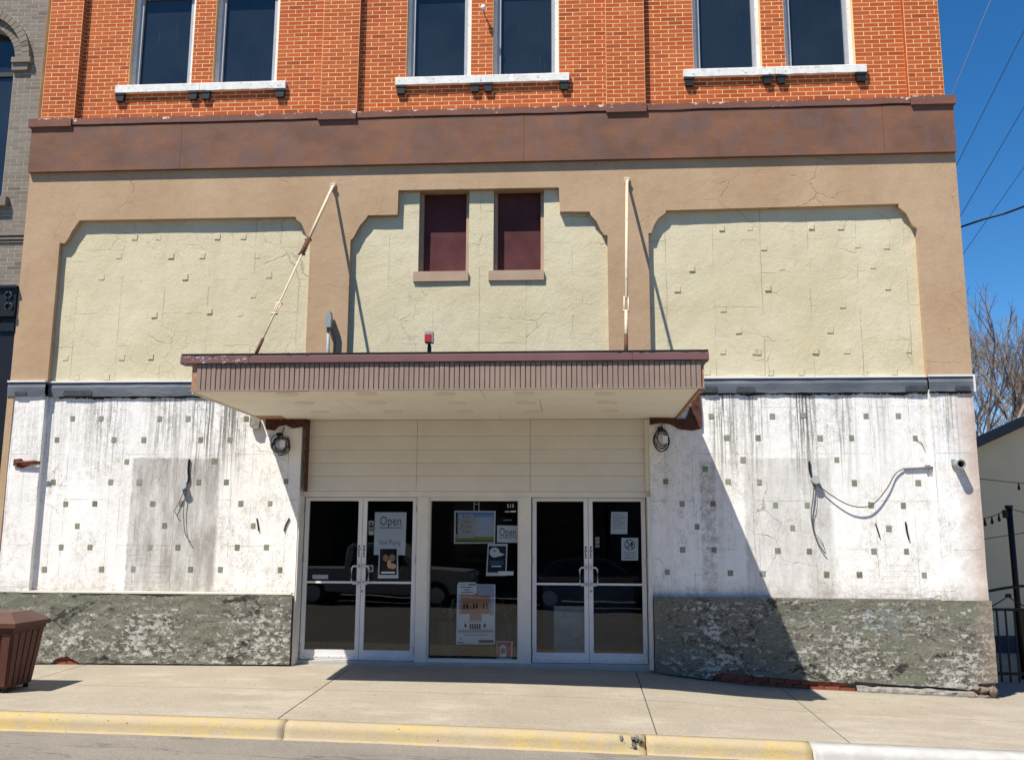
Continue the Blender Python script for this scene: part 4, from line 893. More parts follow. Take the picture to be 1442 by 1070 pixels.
for k in range(n):
    a = 2*math.pi*k/n; ring.v += [(cx_+ro*math.cos(a), YD-.002, cz_+ro*math.sin(a)), (cx_+ri*math.cos(a), YD-.002, cz_+ri*math.sin(a))]
ring.f = [(2*k, 2*((k+1) % n), 2*((k+1) % n)+1, 2*k+1) for k in range(n)]; ring.m = [0]*n; ring.build('prohibition_ring', M['black'], o)
quad(o, [(882, 762.4), (883, 761.4), (891.8, 771.2), (890.8, 772.2)], M['black'], YD-.002); quad(o, [(888, 763), (891, 763), (891.6, 769), (888.4, 767)], M['black'], YD-.0024); quad(o, [(882, 769.5), (885, 768), (887, 771), (883, 771)], gt, YD-.0024)
for i, (s, wd) in enumerate((('NO OUTSIDE', .17), ('FOOD OR', .12), ('BEVERAGES', .17))):
    x, z = W(886.8, 778.6+i*3.7, YD-.002); text_mesh(s, x, z, .021, YD-.002, gt if i == 0 else M['black'], o, maxw=wd)
for i, (yy, m_) in enumerate(((756, 'paper'), (761, 'paper'), (766.5, 'paper'))):
    o = paper('decal', rect(838.5, yy, 844, yy+3.8), ('small pale sticker, topmost of three beside the right door pull', 'small pale sticker, middle of three beside the right door pull', 'small pale sticker, lowest of three beside the right door pull')[i], 'sticker', y=YD, group='stickers on the right door')
    quad(o, rect(839.2, yy+1, 843.2, yy+2.6), (gt, brn, M['navy'])[i], YD-.002)
o = empty('glass_lettering', 'pale address lettering high on the middle window pane', 'lettering'); o['label'] = 'pale house number lettering high on the middle window pane'
x, z = W(719, 714.5, YG-.003); text_mesh('515', x, z, .05, YG-.002, M['paper'], o, 'digits'); y = YG-.002
quad(o, rect(711, 719.6, 717.5, 720.8), M['paper'], y); quad(o, rect(719, 719, 726.5, 720.8), M['paper'], y); quad(o, rect(708.5, 731, 721, 733), tea, y)
# things in the lobby
def planter(px, label, leafc, sd):
    o = empty('planter', label, 'planter', 'planters behind the middle window'); r_ = random.Random(sd)
    x = A(px, 860, .85)[0]; zb = -.03; mb = MB(); n = 28; vs = []
    for k in range(n):
        a = 2*math.pi*k/n; q = 1 if k % 2 else .93
        vs += [(x+.15*q*math.cos(a), .85+.15*q*math.sin(a), zb), (x+.20*q*math.cos(a), .85+.20*q*math.sin(a), zb+.5)]
    mb.add(vs, [(2*k, 2*((k+1) % n), 2*((k+1) % n)+1, 2*k+1) for k in range(n)]+[tuple(2*k+1 for k in range(n))]); mb.build('pot', flat('ribbed dark pot', (.05, .06, .065), .4, .1, 5), o)
    for k in range(16):
        a = r_.uniform(0, 6.28); L = r_.uniform(.3, .6); mb = MB(); d = Vector((math.cos(a), math.sin(a)*.5, 0)); s = Vector((-d.y, d.x, 0)).normalized()*.018
        pts = [Vector((x, .85, zb+.48))+d*L*t*.75+Vector((0, 0, L*(1.5*t-1.0*t*t))) for t in (0, .3, .6, .85, 1)]; ws = (.4, 1, .9, .5, .05); vs = []
        for p, w_ in zip(pts, ws): vs += [p-s*w_, p+s*w_]
        mb.add(vs, [(2*i, 2*i+1, 2*i+3, 2*i+2) for i in range(4)]); mb.build('leaf', leafc, o)
planter(633, 'ribbed planter with arching pale leaves beside the building poster', flat('pale leaf', (.22, .27, .17)), 1)
planter(713, 'ribbed planter with dark leaves behind the red notice', flat('deep leaf', (.12, .17, .07)), 2)
o = empty('lobby_counter', 'long brown wooden lobby counter seen through the right doors', 'counter')
x0, x1 = A(760, 850, 1.9)[0], A(898, 850, 1.9)[0]
MB().box(x0, x1, 1.8, 2.5, 1.0, 1.06).build('counter_top', flat('varnished wood', (.16, .07, .03), .4, .2, 6), o); MB().box(x0+.05, x1-.05, 1.9, 2.45, -.03, .999).build('counter_front', flat('blue counter panel', (.03, .055, .10), .5, .2, 4), o)
o = tag(MB().box(A(780, 880, .75)[0], A(826, 880, .75)[0], .75, .78, -.03, A(800, 853, .75)[1]).build('white_panel', flat('pale grey panel', (.38, .42, .42))), 'pale blank board standing just inside the right doors', 'board')
# ------------------------------------------------------------------ tie rods
def tie_rod(label, pw, pl, ylow, sections, turn, eye=True):
    o = empty('tie_rod', label, 'tie rod', 'marquee tie rods'); a = at(*pw, -.03); b = at(*pl, ylow); d = b-a
    for (t0, t1, r_, m_) in sections: MB().tube([a+d*t0, a+d*t1], r_, 8).build('rod', M[m_], o, True)
    s = d.cross(Vector((0, 1, 0))).normalized()
    for (t0, t1, k, m_) in turn:
        mb = MB(); p, q = a+d*t0, a+d*t1
        for sg in (-1, 1): mb.tube([p+s*sg*.028*k, q+s*sg*.028*k], .010*k, 6)
        for c in (p, q): mb.tube([c-s*.045*k, c+s*.045*k], .016*k, 6)
        mb.build('turnbuckle', M[m_], o, True)
    MB().box(a.x-.035, a.x+.035, -.028, .002, a.z-.035, a.z+.045).build('wall_plate', M['rodpaint'], o)
    mb = MB(); n = 12; pts = [a+Vector((.03*math.cos(2*math.pi*k/n), -.02, .03*math.sin(2*math.pi*k/n))) for k in range(n+1)]; mb.tube(pts, .011, 6, cap=False); mb.build('eye', M['rodpaint'], o, True)
    MB().box(b.x-.04, b.x+.04, b.y-.05, b.y+.05, MC-.03, MC+.02).build('foot_plate', M['rust'], o)
    return o
tie_rod('slanting tie rod with rusty middle fitting and thin lower half, beside grey electrical box', (469, 262), (361, 497), -2.2, ((0, .36, .021, 'rodpaint'), (.36, .46, .028, 'rust'), (.46, .93, .011, 'rodpaint'), (.93, 1, .02, 'rust')), ((.37, .46, 1.0, 'rust'), (.745, .80, .9, 'rodpaint')))
tie_rod('straight cream tie rod with one turnbuckle and shadow on the right cream panel', (883, 254), (881.5, 495), -2.2, ((0, .73, .021, 'rodpaint'), (.80, .92, .021, 'rodpaint'), (.92, 1, .023, 'rust')), ((.73, .80, .9, 'rodpaint'),))
# electrical box and conduit standing on the canopy against the wall
o = empty('electrical_box', 'grey electrical box on a conduit rising above the canopy', 'electrical box'); bx_ = at(463.5, 452, -.10)
MB().prism([(bx_.x-.035, bx_.z-.10), (bx_.x+.035, bx_.z-.10), (bx_.x+.04, bx_.z+.04), (bx_.x+.02, bx_.z+.13), (bx_.x-.02, bx_.z+.13), (bx_.x-.045, bx_.z+.03)], -.15, -.04).build('box', M['galv'], o)
MB().tube([(bx_.x-.005, -.09, bx_.z-.09), (bx_.x-.005, -.09, MC-.04)], .023, 10).build('conduit', M['galv'], o, True)
MB().tube([(bx_.x-.03, -.12, bx_.z-.13), (bx_.x+.01, -.09, bx_.z-.13)], .016, 8).build('fitting', M['steel'], o)
MB().tube([(bx_.x+.03, -.06, bx_.z-.1), (bx_.x+.075, -.02, bx_.z-.25), (bx_.x+.08, -.02, MC)], .005, 6).build('wire', M['rust'], o)
# red beacon on the canopy roof
o = empty('red_beacon', 'small red lamp box on a short black stem on the canopy roof', 'lamp'); b = at(604.5, 477, -2.1)
MB().box(b.x-.045, b.x+.05, -2.16, -2.06, b.z-.055, b.z+.075).build('housing', M['galv'], o); MB().box(b.x-.045, b.x+.03, -2.168, -2.161, b.z-.045, b.z+.04).build('lens', M['red'], o)
MB().tube([(b.x, -2.1, b.z-.06), (b.x+.004, -2.1, b.z-.10), (b.x, -2.1, MT+.04)], [.016, .024, .03], 8).build('stem', M['black'], o, True)
o = empty('wall_hook', 'small white hook on the brick between the middle upper windows', 'hook'); p = at(680.5, 12, YBR-.14)
MB().tube([(p.x, YBR+.01, p.z), (p.x, YBR-.13, p.z+.01)], .010, 6).build('pin', M['steel'], o); MB().tube([(p.x, YBR-.10, p.z+.005), (p.x, YBR-.12, p.z+.01), (p.x, YBR-.16, p.z+.012), (p.x, YBR-.17, p.z+.012)], [.02, .038, .038, .02], 10).build('insulator', M['white'], o, True)
# ------------------------------------------------------------------ wires and fittings on the plaster
def P3(px, y=YP): return at(px[0], px[1], y)
def curve(pts, y, n=8):
    P = [P3(p, y if not isinstance(y, list) else y[i]) for i, p in enumerate(pts)]; out = []
    for i in range(len(P)-1):
        p0, p1, p2, p3 = P[max(i-1, 0)], P[i], P[i+1], P[min(i+2, len(P)-1)]
        for k in range(n):
            t = k/n; out.append(.5*((2*p1)+(p2-p0)*t+(2*p0-5*p1+4*p2-p3)*t*t+(3*p1-p0-3*p2+p3)*t**3))
    return out+[P[-1]]
yo = YP-.05
def jbox(label, c, tail, wires):
    o = empty('junction_box', label, 'junction box', 'junction boxes on the plaster'); p = P3(c)
    MB().tube([(p.x, YP+.005, p.z), (p.x, YP-.075, p.z)], .052, 18).build('box', M['galv'], o)
    MB().tube([(p.x, YP-.078, p.z), (p.x, YP-.085, p.z)], .056, 18).build('cover', flat('pale grey cover', (.42, .45, .45), .5), o)
    MB().tube(curve(tail, YP-.02), [.014]*99 if False else .014, 6).build('conduit_stub', M['black'], o, True)
    for w_, y, r_ in wires: MB().tube(curve(w_, y), r_, 6).build('wire', M['cable'], o, True)
Z1 = lambda pts: zpt(pts, 0, 530); Z4 = lambda pts: zpt(pts, 1042, 530)
jbox('round grey junction box with two short hanging wires on the stained plaster patch', Z1([(928, 548)])[0], Z1([(951, 415), (946, 470), (948, 520), (935, 545)]), ((Z1([(930, 560), (905, 620), (879, 670), (884, 690), (897, 702)]), YP-.03, .005), (Z1([(938, 565), (925, 640), (923, 720), (932, 790), (957, 832)]), YP-.035, .006)))
jbox('round grey junction box with a long swagged cable running to the corner', Z4([(375, 520)])[0], Z4([(348, 425), (350, 470), (362, 505), (375, 520)]),
     ((Z4([(380, 535), (450, 590), (540, 642), (620, 656), (680, 632), (740, 560), (780, 490), (825, 461)]), [YP-.03, YP-.05, YP-.06, YP-.06, YP-.05, YP-.04, YP-.03, YP-.02], .008), (Z4([(375, 540), (366, 620), (358, 690), (368, 770), (392, 835), (428, 888)]), YP-.03, .0075), (Z4([(380, 545), (380, 640), (364, 720), (376, 785), (412, 830), (425, 868)]), YP-.025, .004)))
o = empty('conduit', 'short grey conduit with two clamps at the corner of the plaster wall', 'conduit'); p, q = P3(Z4([(822, 462)])[0]), P3(Z4([(975, 456)])[0])
MB().tube([(p.x, YP-.02, p.z), (q.x, YP-.02, q.z)], .016, 8).build('tube', M['galv'], o, True)
for k in (.72, .82): c = p.lerp(q, k); MB().box(c.x-.012, c.x+.012, YP-.042, YP+.01, c.z-.028, c.z+.032).build('clamp', M['steel'], o)
def stick(label, pts, r_, mat='cable', name='wire_stub', cat='wire', y=YP-.012):
    o = MB().tube(curve(pts, y), r_, 6).build(name, M[mat], None, True); return tag(o, label, cat, 'loose wire stubs')
stick('short black stub of wire on the plaster below the cable coil', Z1([(1290, 712), (1296, 745), (1300, 775)]), .010, 'black')
stick('curled black stub of wire near the left door frame', zpt([(205, 712), (190, 740), (178, 775)], 350, 530), .010, 'black')
stick('short black stub under the swagged cable, left of a pair', Z4([(680, 738), (690, 765), (702, 806)]), .009, 'black')
stick('short black stub under the swagged cable, right of a pair', Z4([(832, 730), (838, 775), (850, 820)]), .011, 'black')
stick('thin grey wire hooked off a green tile near the corner', Z4([(885, 318), (912, 335), (930, 375)]), .004)
# pipe sleeve on the right corner
o = empty('pipe_sleeve', 'short open black pipe sticking out of the right corner plaster', 'pipe'); p = P3(Z4([(1090, 443)])[0], .035); mb = MB(); n = 20; vs = []
for k in range(n):
    a = 2*math.pi*k/n
    for (r_, y) in ((.062, .05), (.062, -.11), (.046, -.11), (.046, .03)): vs.append((p.x+r_*math.cos(a), y, p.z+r_*math.sin(a)))
mb.add(vs, [(4*k+j, 4*((k+1) % n)+j, 4*((k+1) % n)+j+1, 4*k+j+1) for k in range(n) for j in range(3)]); mb.build('sleeve', M['galv'], o)
MB().tube([(p.x, .03, p.z), (p.x, .025, p.z)], .047, n).build('end', M['black'], o)
MB().box(p.x-.075, p.x-.02, .0, .03, p.z-.01, p.z+.07).build('flange', M['galv'], o)
# rusty rod on the left pilaster
o = empty('rusty_rod', 'rusty iron rod in a broken red hole on the left pilaster', 'rod'); p, q = P3(Z1([(85, 432)])[0], -.03), P3(Z1([(200, 432)])[0], -.03)
ngon([A(x, y, -.012) for x, y in Z1([(74, 415), (110, 412), (118, 425), (180, 420), (198, 432), (150, 445), (110, 462), (84, 455)])], -.016, .02).build('broken_brick', M['rbrick'], o)
MB().box(p.x-.05, p.x+.045, -.035, -.014, p.z-.045, p.z+.045).build('plate', M['rust'], o); MB().tube([(p.x, -.045, p.z), (q.x+.01, -.045, q.z)], .018, 8).build('bar', M['rust'], o, True)
# cable coils
def coil(label, c, R_, sd, squash):
    o = empty('cable_coil', label, 'cable', 'cable coils under the canopy'); r_ = random.Random(sd); p = P3(c)
    for k in range(6):
        cx_, cz_ = p.x+r_.uniform(-.025, .025), p.z+r_.uniform(-.03, .03); R2 = R_*r_.uniform(.65, 1.05); ph = r_.uniform(0, 6); ar = r_.uniform(4.6, 6.4); y = YP-.03-.012*k
        mb = MB().tube([(cx_+R2*squash*math.cos(ph+ar*t/26), y+.01*math.sin(t), cz_+R2*math.sin(ph+ar*t/26)) for t in range(27)], r_.uniform(.005, .009), 6); mb.build('loop', M['black'] if k % 3 else M['cable'], o, True)
    MB().tube([(p.x-.02, YP-.02, p.z+R_*.95), (p.x+.01, YP-.02, p.z+R_*1.2), (p.x+.03, YP-.01, p.z+R_*1.7)], .007, 6).build('lead', M['cable'], o, True)
    MB().box(p.x-.05, p.x+.02, YP-.11, YP-.04, p.z+R_*.75, p.z+R_*1.1).build('tie', M['black'], o)
    MB().box(p.x+.01, p.x+.08, YP-.12, YP-.10, p.z-.05, p.z+.05).build('wrapper', M['white'], o)
coil('round black cable coil in shade beside the left end of the siding', (397, 626), .145, 1, 1.0); coil('tangled grey cable coil in shade beside the right end of the siding', (931, 620), .16, 2, .7)
# ------------------------------------------------------------------ grey brick neighbour on the left
nb = empty('neighbour_building', 'taupe grey brick building with an arched window and black shopfront', 'building')
NY = .06; NX1 = XL-.004; cz0 = A(22, 84, NY)[1]; xin = A(21.6, 80, NY)[0]; RI = .60; xc = xin-RI; RO = .86
ZSF = A(10, 405, NY)[1]
def arch(r_, a0, a1, n): return [(xc+r_*math.cos(a0+(a1-a0)*k/n), cz0+r_*math.sin(a0+(a1-a0)*k/n)) for k in range(n+1)]
bk = ngon([(NX1, ZSF), (NX1, 11.5), (-14, 11.5), (-14, ZSF), (xc-RI, ZSF), (xc-RI, cz0)]+arch(RI, math.pi, 0, 24)[1:]+[(xin, A(5, 285, NY)[1]), (xin-RI*2+.002, A(5, 285, NY)[1]), (xin-RI*2+.002, ZSF+.001)], NY+.0015, .4)
nw = bk.build('brick_wall', M['gmortar'], nb)
gb = []; zsl = A(5, 285, NY)[1]
def gi(z):
    d = z-cz0
    if 0 <= d < RO: l = xc+math.sqrt(RO*RO-d*d)
    elif d < 0 and z > zsl: l = xin
    else: l = xc-.2
    return [(l, NX1)]
lay(gi, NY, ZSF+.01, 10.2, 0, .216, .0648, gb, .03)
gu = bpy.data.meshes.new('brick'); gu.from_pydata(mu.v, [], mu.f); gu.materials.append(M['gbrick'])
place_bricks(gb, gu, M['gbrick'], nw, 'remaining_bricks')
for k in range(22):                              # voussoirs and hood
    a0 = math.pi/2*(k/14.0); a1 = math.pi/2*((k+1)/14.0)-.012
    MB().prism([(xc+RI*math.cos(a0), cz0+RI*math.sin(a0)), (xc+(RO-.13)*math.cos(a0), cz0+(RO-.13)*math.sin(a0)), (xc+(RO-.13)*math.cos(a1), cz0+(RO-.13)*math.sin(a1)), (xc+RI*math.cos(a1), cz0+RI*math.sin(a1))], NY-.01, .3).build('voussoir', M['gbrick'], nw)
    MB().prism([(xc+(RO-.125)*math.cos(a0), cz0+(RO-.125)*math.sin(a0)), (xc+RO*math.cos(a0), cz0+RO*math.sin(a0)), (xc+RO*math.cos(a1), cz0+RO*math.sin(a1)), (xc+(RO-.125)*math.cos(a1), cz0+(RO-.125)*math.sin(a1))], NY-.07, .2).build('hood_stone', M['gbrick'], nw)
MB().box(xin-.01, xc+RO+.03, NY-.08, .2, cz0-.085, cz0-.003).build('impost', M['gbrick'], nw); MB().box(xin-.01, xc+RO-.02, NY-.05, .2, cz0-.20, cz0-.088).build('impost', M['gbrick'], nw)
wf = MB().box(xc-RI, xin, .28, .36, cz0-.16, cz0-.09).box(xin-.07, xin, .26, .36, zsl, cz0).build('window', flat('dark window wood', (.035, .04, .045)), nb)
MB().box(xc-RI, xin-.07, .31, .32, zsl, cz0-.16).build('pane', M['pane'], wf); ngon([(xc-RI, cz0-.09), (xin, cz0-.09)]+arch(RI, 0, math.pi, 20), .31, .32).build('pane', M['pane'], wf)
zk = A(3, 370, NY)[1]
MB().box(-14, A(9, 286, NY-.06)[0], NY-.09, .3, A(3, 292, NY)[1], A(3, 279, NY)[1]).build('window_sill', M['gbrick'], nb)
for (a, b, d) in ((328, 333, .05), (334.5, 338, .035), (339, 342, .02)): MB().box(-14, NX1-.002, NY-d, NY+.1, A(10, b, NY)[1], A(10, a, NY)[1]).build('string_course', M['gbrick'], nb)
bn = flat('black shopfront paint', (.012, .014, .018), .4, .2, 6)
co = MB().box(-14, NX1-.003, NY-.10, .4, A(10, 440, NY)[1], ZSF).box(-14, NX1-.003, NY-.14, .4, ZSF-.04, ZSF-.001).box(-14, NX1-.003, NY-.12, .4, A(10, 448, NY)[1], A(10, 440, NY)[1]-.001).build('cornice', bn, nb)
for (px, py, r_) in ((12, 416, .05), (12, 432, .055)):
    p = at(px, py, NY-.11); n = 16; MB().tube([(p.x+r_*math.cos(2*math.pi*k/n), NY-.112, p.z+r_*math.sin(2*math.pi*k/n)) for k in range(n+1)], .013, 6, cap=False).build('rosette', flat('grey ornament', (.035, .036, .04), .5), co, True)
MB().box(NX1-.22, NX1-.003, NY-.05, .4, -.5, A(10, 448, NY)[1]-.002).box(NX1-.26, NX1-.003, NY-.08, .4, A(10, 468, NY)[1], A(10, 455, NY)[1]).build('column', bn, nb)
MB().box(-14, NX1-.222, .15, .2, -.5, A(10, 448, NY)[1]-.003).build('shop_window', M['pane'], nb)
MB().box(-14, NX1-.01, .41, 14, -.6, 11.5).build('core', M['gmortar'], nb)
# ------------------------------------------------------------------ litter bin
bi = empty('litter_bin', 'brown ribbed litter bin with a sloping lid on the sidewalk', 'litter bin')
bp = atZ(6, 976, gz(-7, -1.6)); bR = .30; bY = bp.y+.30; bX = bp.x-bR+.03; bz = gz(bX, bY)
bm_ = flat('brown bin panel', (.105, .040, .028), .6, .2, 5, .2); bl_ = flat('brown bin lid', (.092, .042, .030), .5, .15, 4, .1)
hb = A(40, 880, bp.y)[1]-bz
MB().add([(bX+sx*bR*q, bY+sy*bR*q, bz+h) for (q, h) in ((.82, .05), (1.06, hb-.06)) for sx, sy in ((-1, -1), (1, -1), (1, 1), (-1, 1))], [(0, 1, 5, 4), (1, 2, 6, 5), (2, 3, 7, 6), (3, 0, 4, 7), (4, 5, 6, 7), (3, 2, 1, 0)]).build('body', bm_, bi)
for sgn, ax in ((-1, 0), (1, 1)):
    for k in range(5):
        t = -1+2*(k+.5)/5; mb = MB(); w_ = .085; vs = []
        for (q, h) in ((.83, .07), (1.045, hb-.09)):
            for (s, d_) in ((-w_, .0), (-w_, .012), (w_, .012), (w_, 0)):
                u = (t+s*1.7)*bR*q; dd = bR*q+d_
                vs.append((bX+u, bY-dd, bz+h) if ax == 0 else (bX+dd, bY+u, bz+h))
        fs = [(0, 1, 5, 4), (1, 2, 6, 5), (2, 3, 7, 6), (0, 3, 2, 1), (4, 5, 6, 7)]
        MB().add(vs, fs if ax else [f for f in fs]).build('slat', bm_, bi)
r1 = bR*1.22
mb = MB(); vs = [(bX+sx*r1, bY+sy*r1, bz+hb-.03) for sx, sy in ((-1, -1), (1, -1), (1, 1), (-1, 1))]+[(bX+sx*r1*1.0, bY+sy*r1*1.0, bz+hb+.02) for sx, sy in ((-1, -1), (1, -1), (1, 1), (-1, 1))]+[(bX+sx*r1*.55, bY+sy*r1*.55, bz+hb+.13) for sx, sy in ((-1, -1), (1, -1), (1, 1), (-1, 1))]
mb.add(vs, [(0, 1, 5, 4), (1, 2, 6, 5), (2, 3, 7, 6), (3, 0, 4, 7), (4, 5, 9, 8), (5, 6, 10, 9), (6, 7, 11, 10), (7, 4, 8, 11), (8, 9, 10, 11), (3, 2, 1, 0)]).build('lid', bl_, bi)
MB().box(bX-bR*1.1, bX+bR*1.1, bY-bR*1.1, bY+bR*1.1, bz+hb-.075, bz+hb-.031).build('rim', bm_, bi)
for sx in (-1, 1):
    for sy in (-1, 1): MB().tube([(bX+sx*bR*.7, bY+sy*bR*.7, bz-.005), (bX+sx*bR*.7, bY+sy*bR*.7, bz+.06)], .03, 8).build('foot', M['black'], bi)
# ------------------------------------------------------------------ right-hand side: alley, beige building, fence, lights, trees, wires
az = gz(5.6, 0)
alley = tag(sheet('alley', XR+.02, 30, .63, 26, 12, 12, lambda x, y: gz(x, 0)-.02, M['walk']), kind='structure')
be = empty('beige_building', 'plain beige building with a dark sloping roof edge across the alley', 'building'); BY = 6.0
e0, e1 = A(1377, 628, BY), A(1442, 598, BY); sl = (e1[1]-e0[1])/(e1[0]-e0[0]); bx0 = e0[0]-3.0; apex = e1[0]+1.2
def ez(x): return e0[1]+sl*(x-e0[0]) if x < apex else e0[1]+sl*(apex-e0[0])-sl*(x-apex)
bx1 = 2*apex-bx0
ngon([(bx0, -1), (bx1, -1), (bx1, ez(bx1)), (apex, ez(apex)), (bx0, ez(bx0))], BY, BY+.3).build('wall', flat('beige painted wall', (.74, .61, .40), .8, .05, 2, .1), be)
ngon([(bx0-.2, ez(bx0)-.08), (apex, ez(apex)-.02), (bx1+.2, ez(bx1)-.08), (bx1+.2, ez(bx1)+.1), (apex, ez(apex)+.17), (bx0-.2, ez(bx0)+.1)], BY-.22, BY+.1).build('roof', flat('dark roof metal', (.055, .06, .065), .5), be)
MB().box(bx0, bx1, BY+.3, BY+9, -1, ez(bx0)-.1).build('rear_wall', M['shell'], be)
MB().box(bx0, bx1, BY-.02, BY+.01, -1, az+.22).build('shade_strip', flat('dark plinth', (.05, .055, .07)), be)  # alley shadow painted as a dark bluish strip along the wall foot
fe = empty('iron_fence', 'black iron fence with an arched top rail beside the theatre corner', 'fence'); FY = 1.6; fx0 = XR+.05; fx1 = 11.5
zt_ = A(1425, 858, FY)[1]; zb_ = A(1425, 948, FY)[1]
fz = gz(7, 0)
MB().box(fx0, fx1, FY-.018, FY+.018, zt_-.02, zt_+.02).build('rail', M['iron'], fe); MB().box(fx0, fx1, FY-.018, FY+.018, zb_-.02, zb_+.02).build('rail', M['iron'], fe)
x = fx0+.08
while x < fx1: MB().box(x-.011, x+.011, FY-.011, FY+.011, fz+.03, zt_-.021).build('bar', M['iron'], fe); x += .123
def arc_rail(x0, x1, h0, h1):
    n = 16; MB().tube([(x0+(x1-x0)*k/n, FY, h0+(h1-h0)*math.sin(math.pi*k/n)) for k in range(n+1)], .022, 6).build('arched_rail', M['iron'], fe, True)
ha = A(1400, 846, FY)[1]; hb_ = A(1440, 834, FY)[1]; xa = fx0
arc_rail(xa, xa+2.6, ha-.03, hb_+.10)
for k in range(4):
    x = xa+.32+k*.55; MB().tube([(x-.3, FY, zt_), (x, FY, hb_-.06), (x+.3, FY, zt_)], .010, 5).build('scroll', M['iron'], fe); MB().tube([(x-.035, FY-.02, hb_-.045), (x+.035, FY-.02, hb_-.045)], .03, 6).build('boss', M['iron'], fe)
for x in (xa+2.6, xa+5.0): MB().box(x-.04, x+.04, FY-.04, FY+.04, fz-.05, hb_+.2).build('post', M['iron'], fe)
lp = empty('string_light_post', 'slim black post carrying string lights behind the iron fence', 'post'); LY = 2.2; pt = at(1421, 716, LY); zg = gz(7, 0)-.05
MB().tube([pt, (pt.x+.02, LY, zg)], .045, 10).build('pole', M['iron'], lp, True); MB().tube([(pt.x, LY, pt.z), (pt.x, LY, pt.z+.05)], .06, 10).build('cap', M['iron'], lp); MB().box(pt.x-.10, pt.x-.04, LY-.05, LY+.02, pt.z-.14, pt.z-.02).build('hook', M['iron'], lp)
sl_ = empty('string_lights', 'swag of small bulbs strung from the slim post to the theatre wall', 'string lights'); c0_ = Vector((pt.x, LY, pt.z)); c1_ = Vector((XR, 1.9, at(1380, 722, 1.9).z+.04))
def swag(o, a, b, sag, nb_, r_=.006):
    pts = [a.lerp(b, t/20)-Vector((0, 0, sag*4*(t/20)*(1-t/20))) for t in range(21)]; MB().tube(pts, r_, 5).build('cord', M['black'], o)
    for k in range(nb_):
        t = (k+.5)/nb_; p = a.lerp(b, t)-Vector((0, 0, sag*4*t*(1-t))); MB().tube([p, p-Vector((0, 0, .035)), p-Vector((0, 0, .06)), p-Vector((0, 0, .095)), p-Vector((0, 0, .12))], [.006, .014, .018, .026, .010], 8).build('bulb', M['black'], o, True)
swag(sl_, c0_, c1_, .16, 11); swag(sl_, c0_, c0_+Vector((5, .5, -.25)), .25, 9)
s2 = empty('string_lights', 'sagging cord with few bulbs across the beige wall', 'string lights'); swag(s2, at(1374, 672, 3.0)+Vector((-.3, 0, .02)), at(1442, 684, 3.4)+Vector((3, .4, -.1)), .05, 6)
tag(MB().tube([at(1380, 764, 3.2)+Vector((-.3, 0, 0)), at(1442, 750, 3.2), at(1442, 750, 3.2)+Vector((4, 0, .9))], .006, 5).build('cable', M['black']), 'thin dark cable crossing the beige wall behind the slim post', 'cable')
# overhead wires
def wire(px0, px1, Y, r_, label, ext=1.5, yslope=0):
    a, b = at(*px0, Y), at(*px1, Y); d = b-a; return tag(MB().tube([a-d*ext, a, b, b+d*ext], r_, 5).build('overhead_wire', M['black']), label, 'wire', 'overhead wires')
wire((1394, 3), (1345, 123), 18, .012, 'uppermost of four parallel thin wires slanting across the blue sky'); wire((1441, 46), (1350, 227), 18, .012, 'second from the top of four parallel thin sky wires'); wire((1442, 151), (1357, 297), 18, .012, 'third from the top of four parallel thin sky wires'); wire((1430, 253), (1359, 354), 18, .010, 'lowest of four parallel thin wires, crossing behind the thick service cable')
P_ = [Vector((XR-.03, 1.5, at(1354, 319.5, .6).z-.25)), at(1354, 319.5, .6), at(1385, 309, .3), at(1415, 301, .1), at(1442, 291, -.2)]; P_.append(P_[-1]*2-P_[-2]+Vector((0, 0, .05))); P_.append(P_[-1]*15-P_[-2]*14+Vector((0, 0, .8)))
tag(MB().tube(P_, .014, 6).build('overhead_wire', M['black']), 'thick black service cable leaving the tan corner of the theatre', 'wire')
# bare trees
def bark(name, c): return flat(name, c, .9, .3, 6, .5)
bk1 = bark('grey brown bark', (.15, .115, .09)); bk2 = bark('twig brown', (.19, .15, .125))
def tree(label, px, Y, zt, sd, spread=1.0):
    r_ = random.Random(sd); o = empty('bare_tree', label, 'tree', 'bare trees behind the beige building'); b = at(px, 700, Y); x0 = b.x; H = zt
    trunk = MB(); tw = MB(); base = Vector((x0, Y, -.8))
    def grow(p, d, L, rad, lev):
        n = 3; pts = [p]; q = p.copy(); dd = d.copy()
        for i in range(n):
            dd = (dd+Vector((r_.uniform(-1, 1), r_.uniform(-1, 1), r_.uniform(-.5, .9)))*.16).normalized(); q = q+dd*L/n; pts.append(q.copy())
        (trunk if lev < 2 else tw).tube(pts, [rad*(1-.16*i) for i in range(n+1)], 5 if lev < 2 else 3, cap=False)
        if lev >= 7: return
        k = 2 if lev < 1 else r_.choice((2, 3, 3, 4))
        for j in range(k):
            t = r_.choice((1, 2, 3)) if j else 3; c = pts[t]
            ax = Vector((r_.uniform(-1, 1), r_.uniform(-1, 1), r_.uniform(-.3, .6))).normalized()
            nd = (dd*(1.0 if j else 1.4)+ax*spread*r_.uniform(.5, .95)).normalized(); grow(c, nd, L*r_.uniform(.60, .80), rad*(.62 if j else .7), lev+1)
    grow(base, Vector((r_.uniform(-.05, .05), 0, 1)), H*.30, H*.0125, 0)
    trunk.build('trunk', bk1, o); tw.build('crown', bk2, o); return o
tree('slim bare tree rising just past the theatre corner, behind the beige roof', 1388, 24, 12.5, 3, .7)
tree('bare tree with a leaning dark trunk beyond the beige roof edge', 1440, 22, 12.5, 8, .8)
tree('low twiggy bare tree between two taller bare ones', 1412, 30, 13.5, 21, .8)
tree('far hazy bare tree half hidden by the theatre corner', 1372, 34, 15, 14, .8)
tree('tall bare tree at the far end of the beige roof', 1475, 27, 14.5, 5, .8)
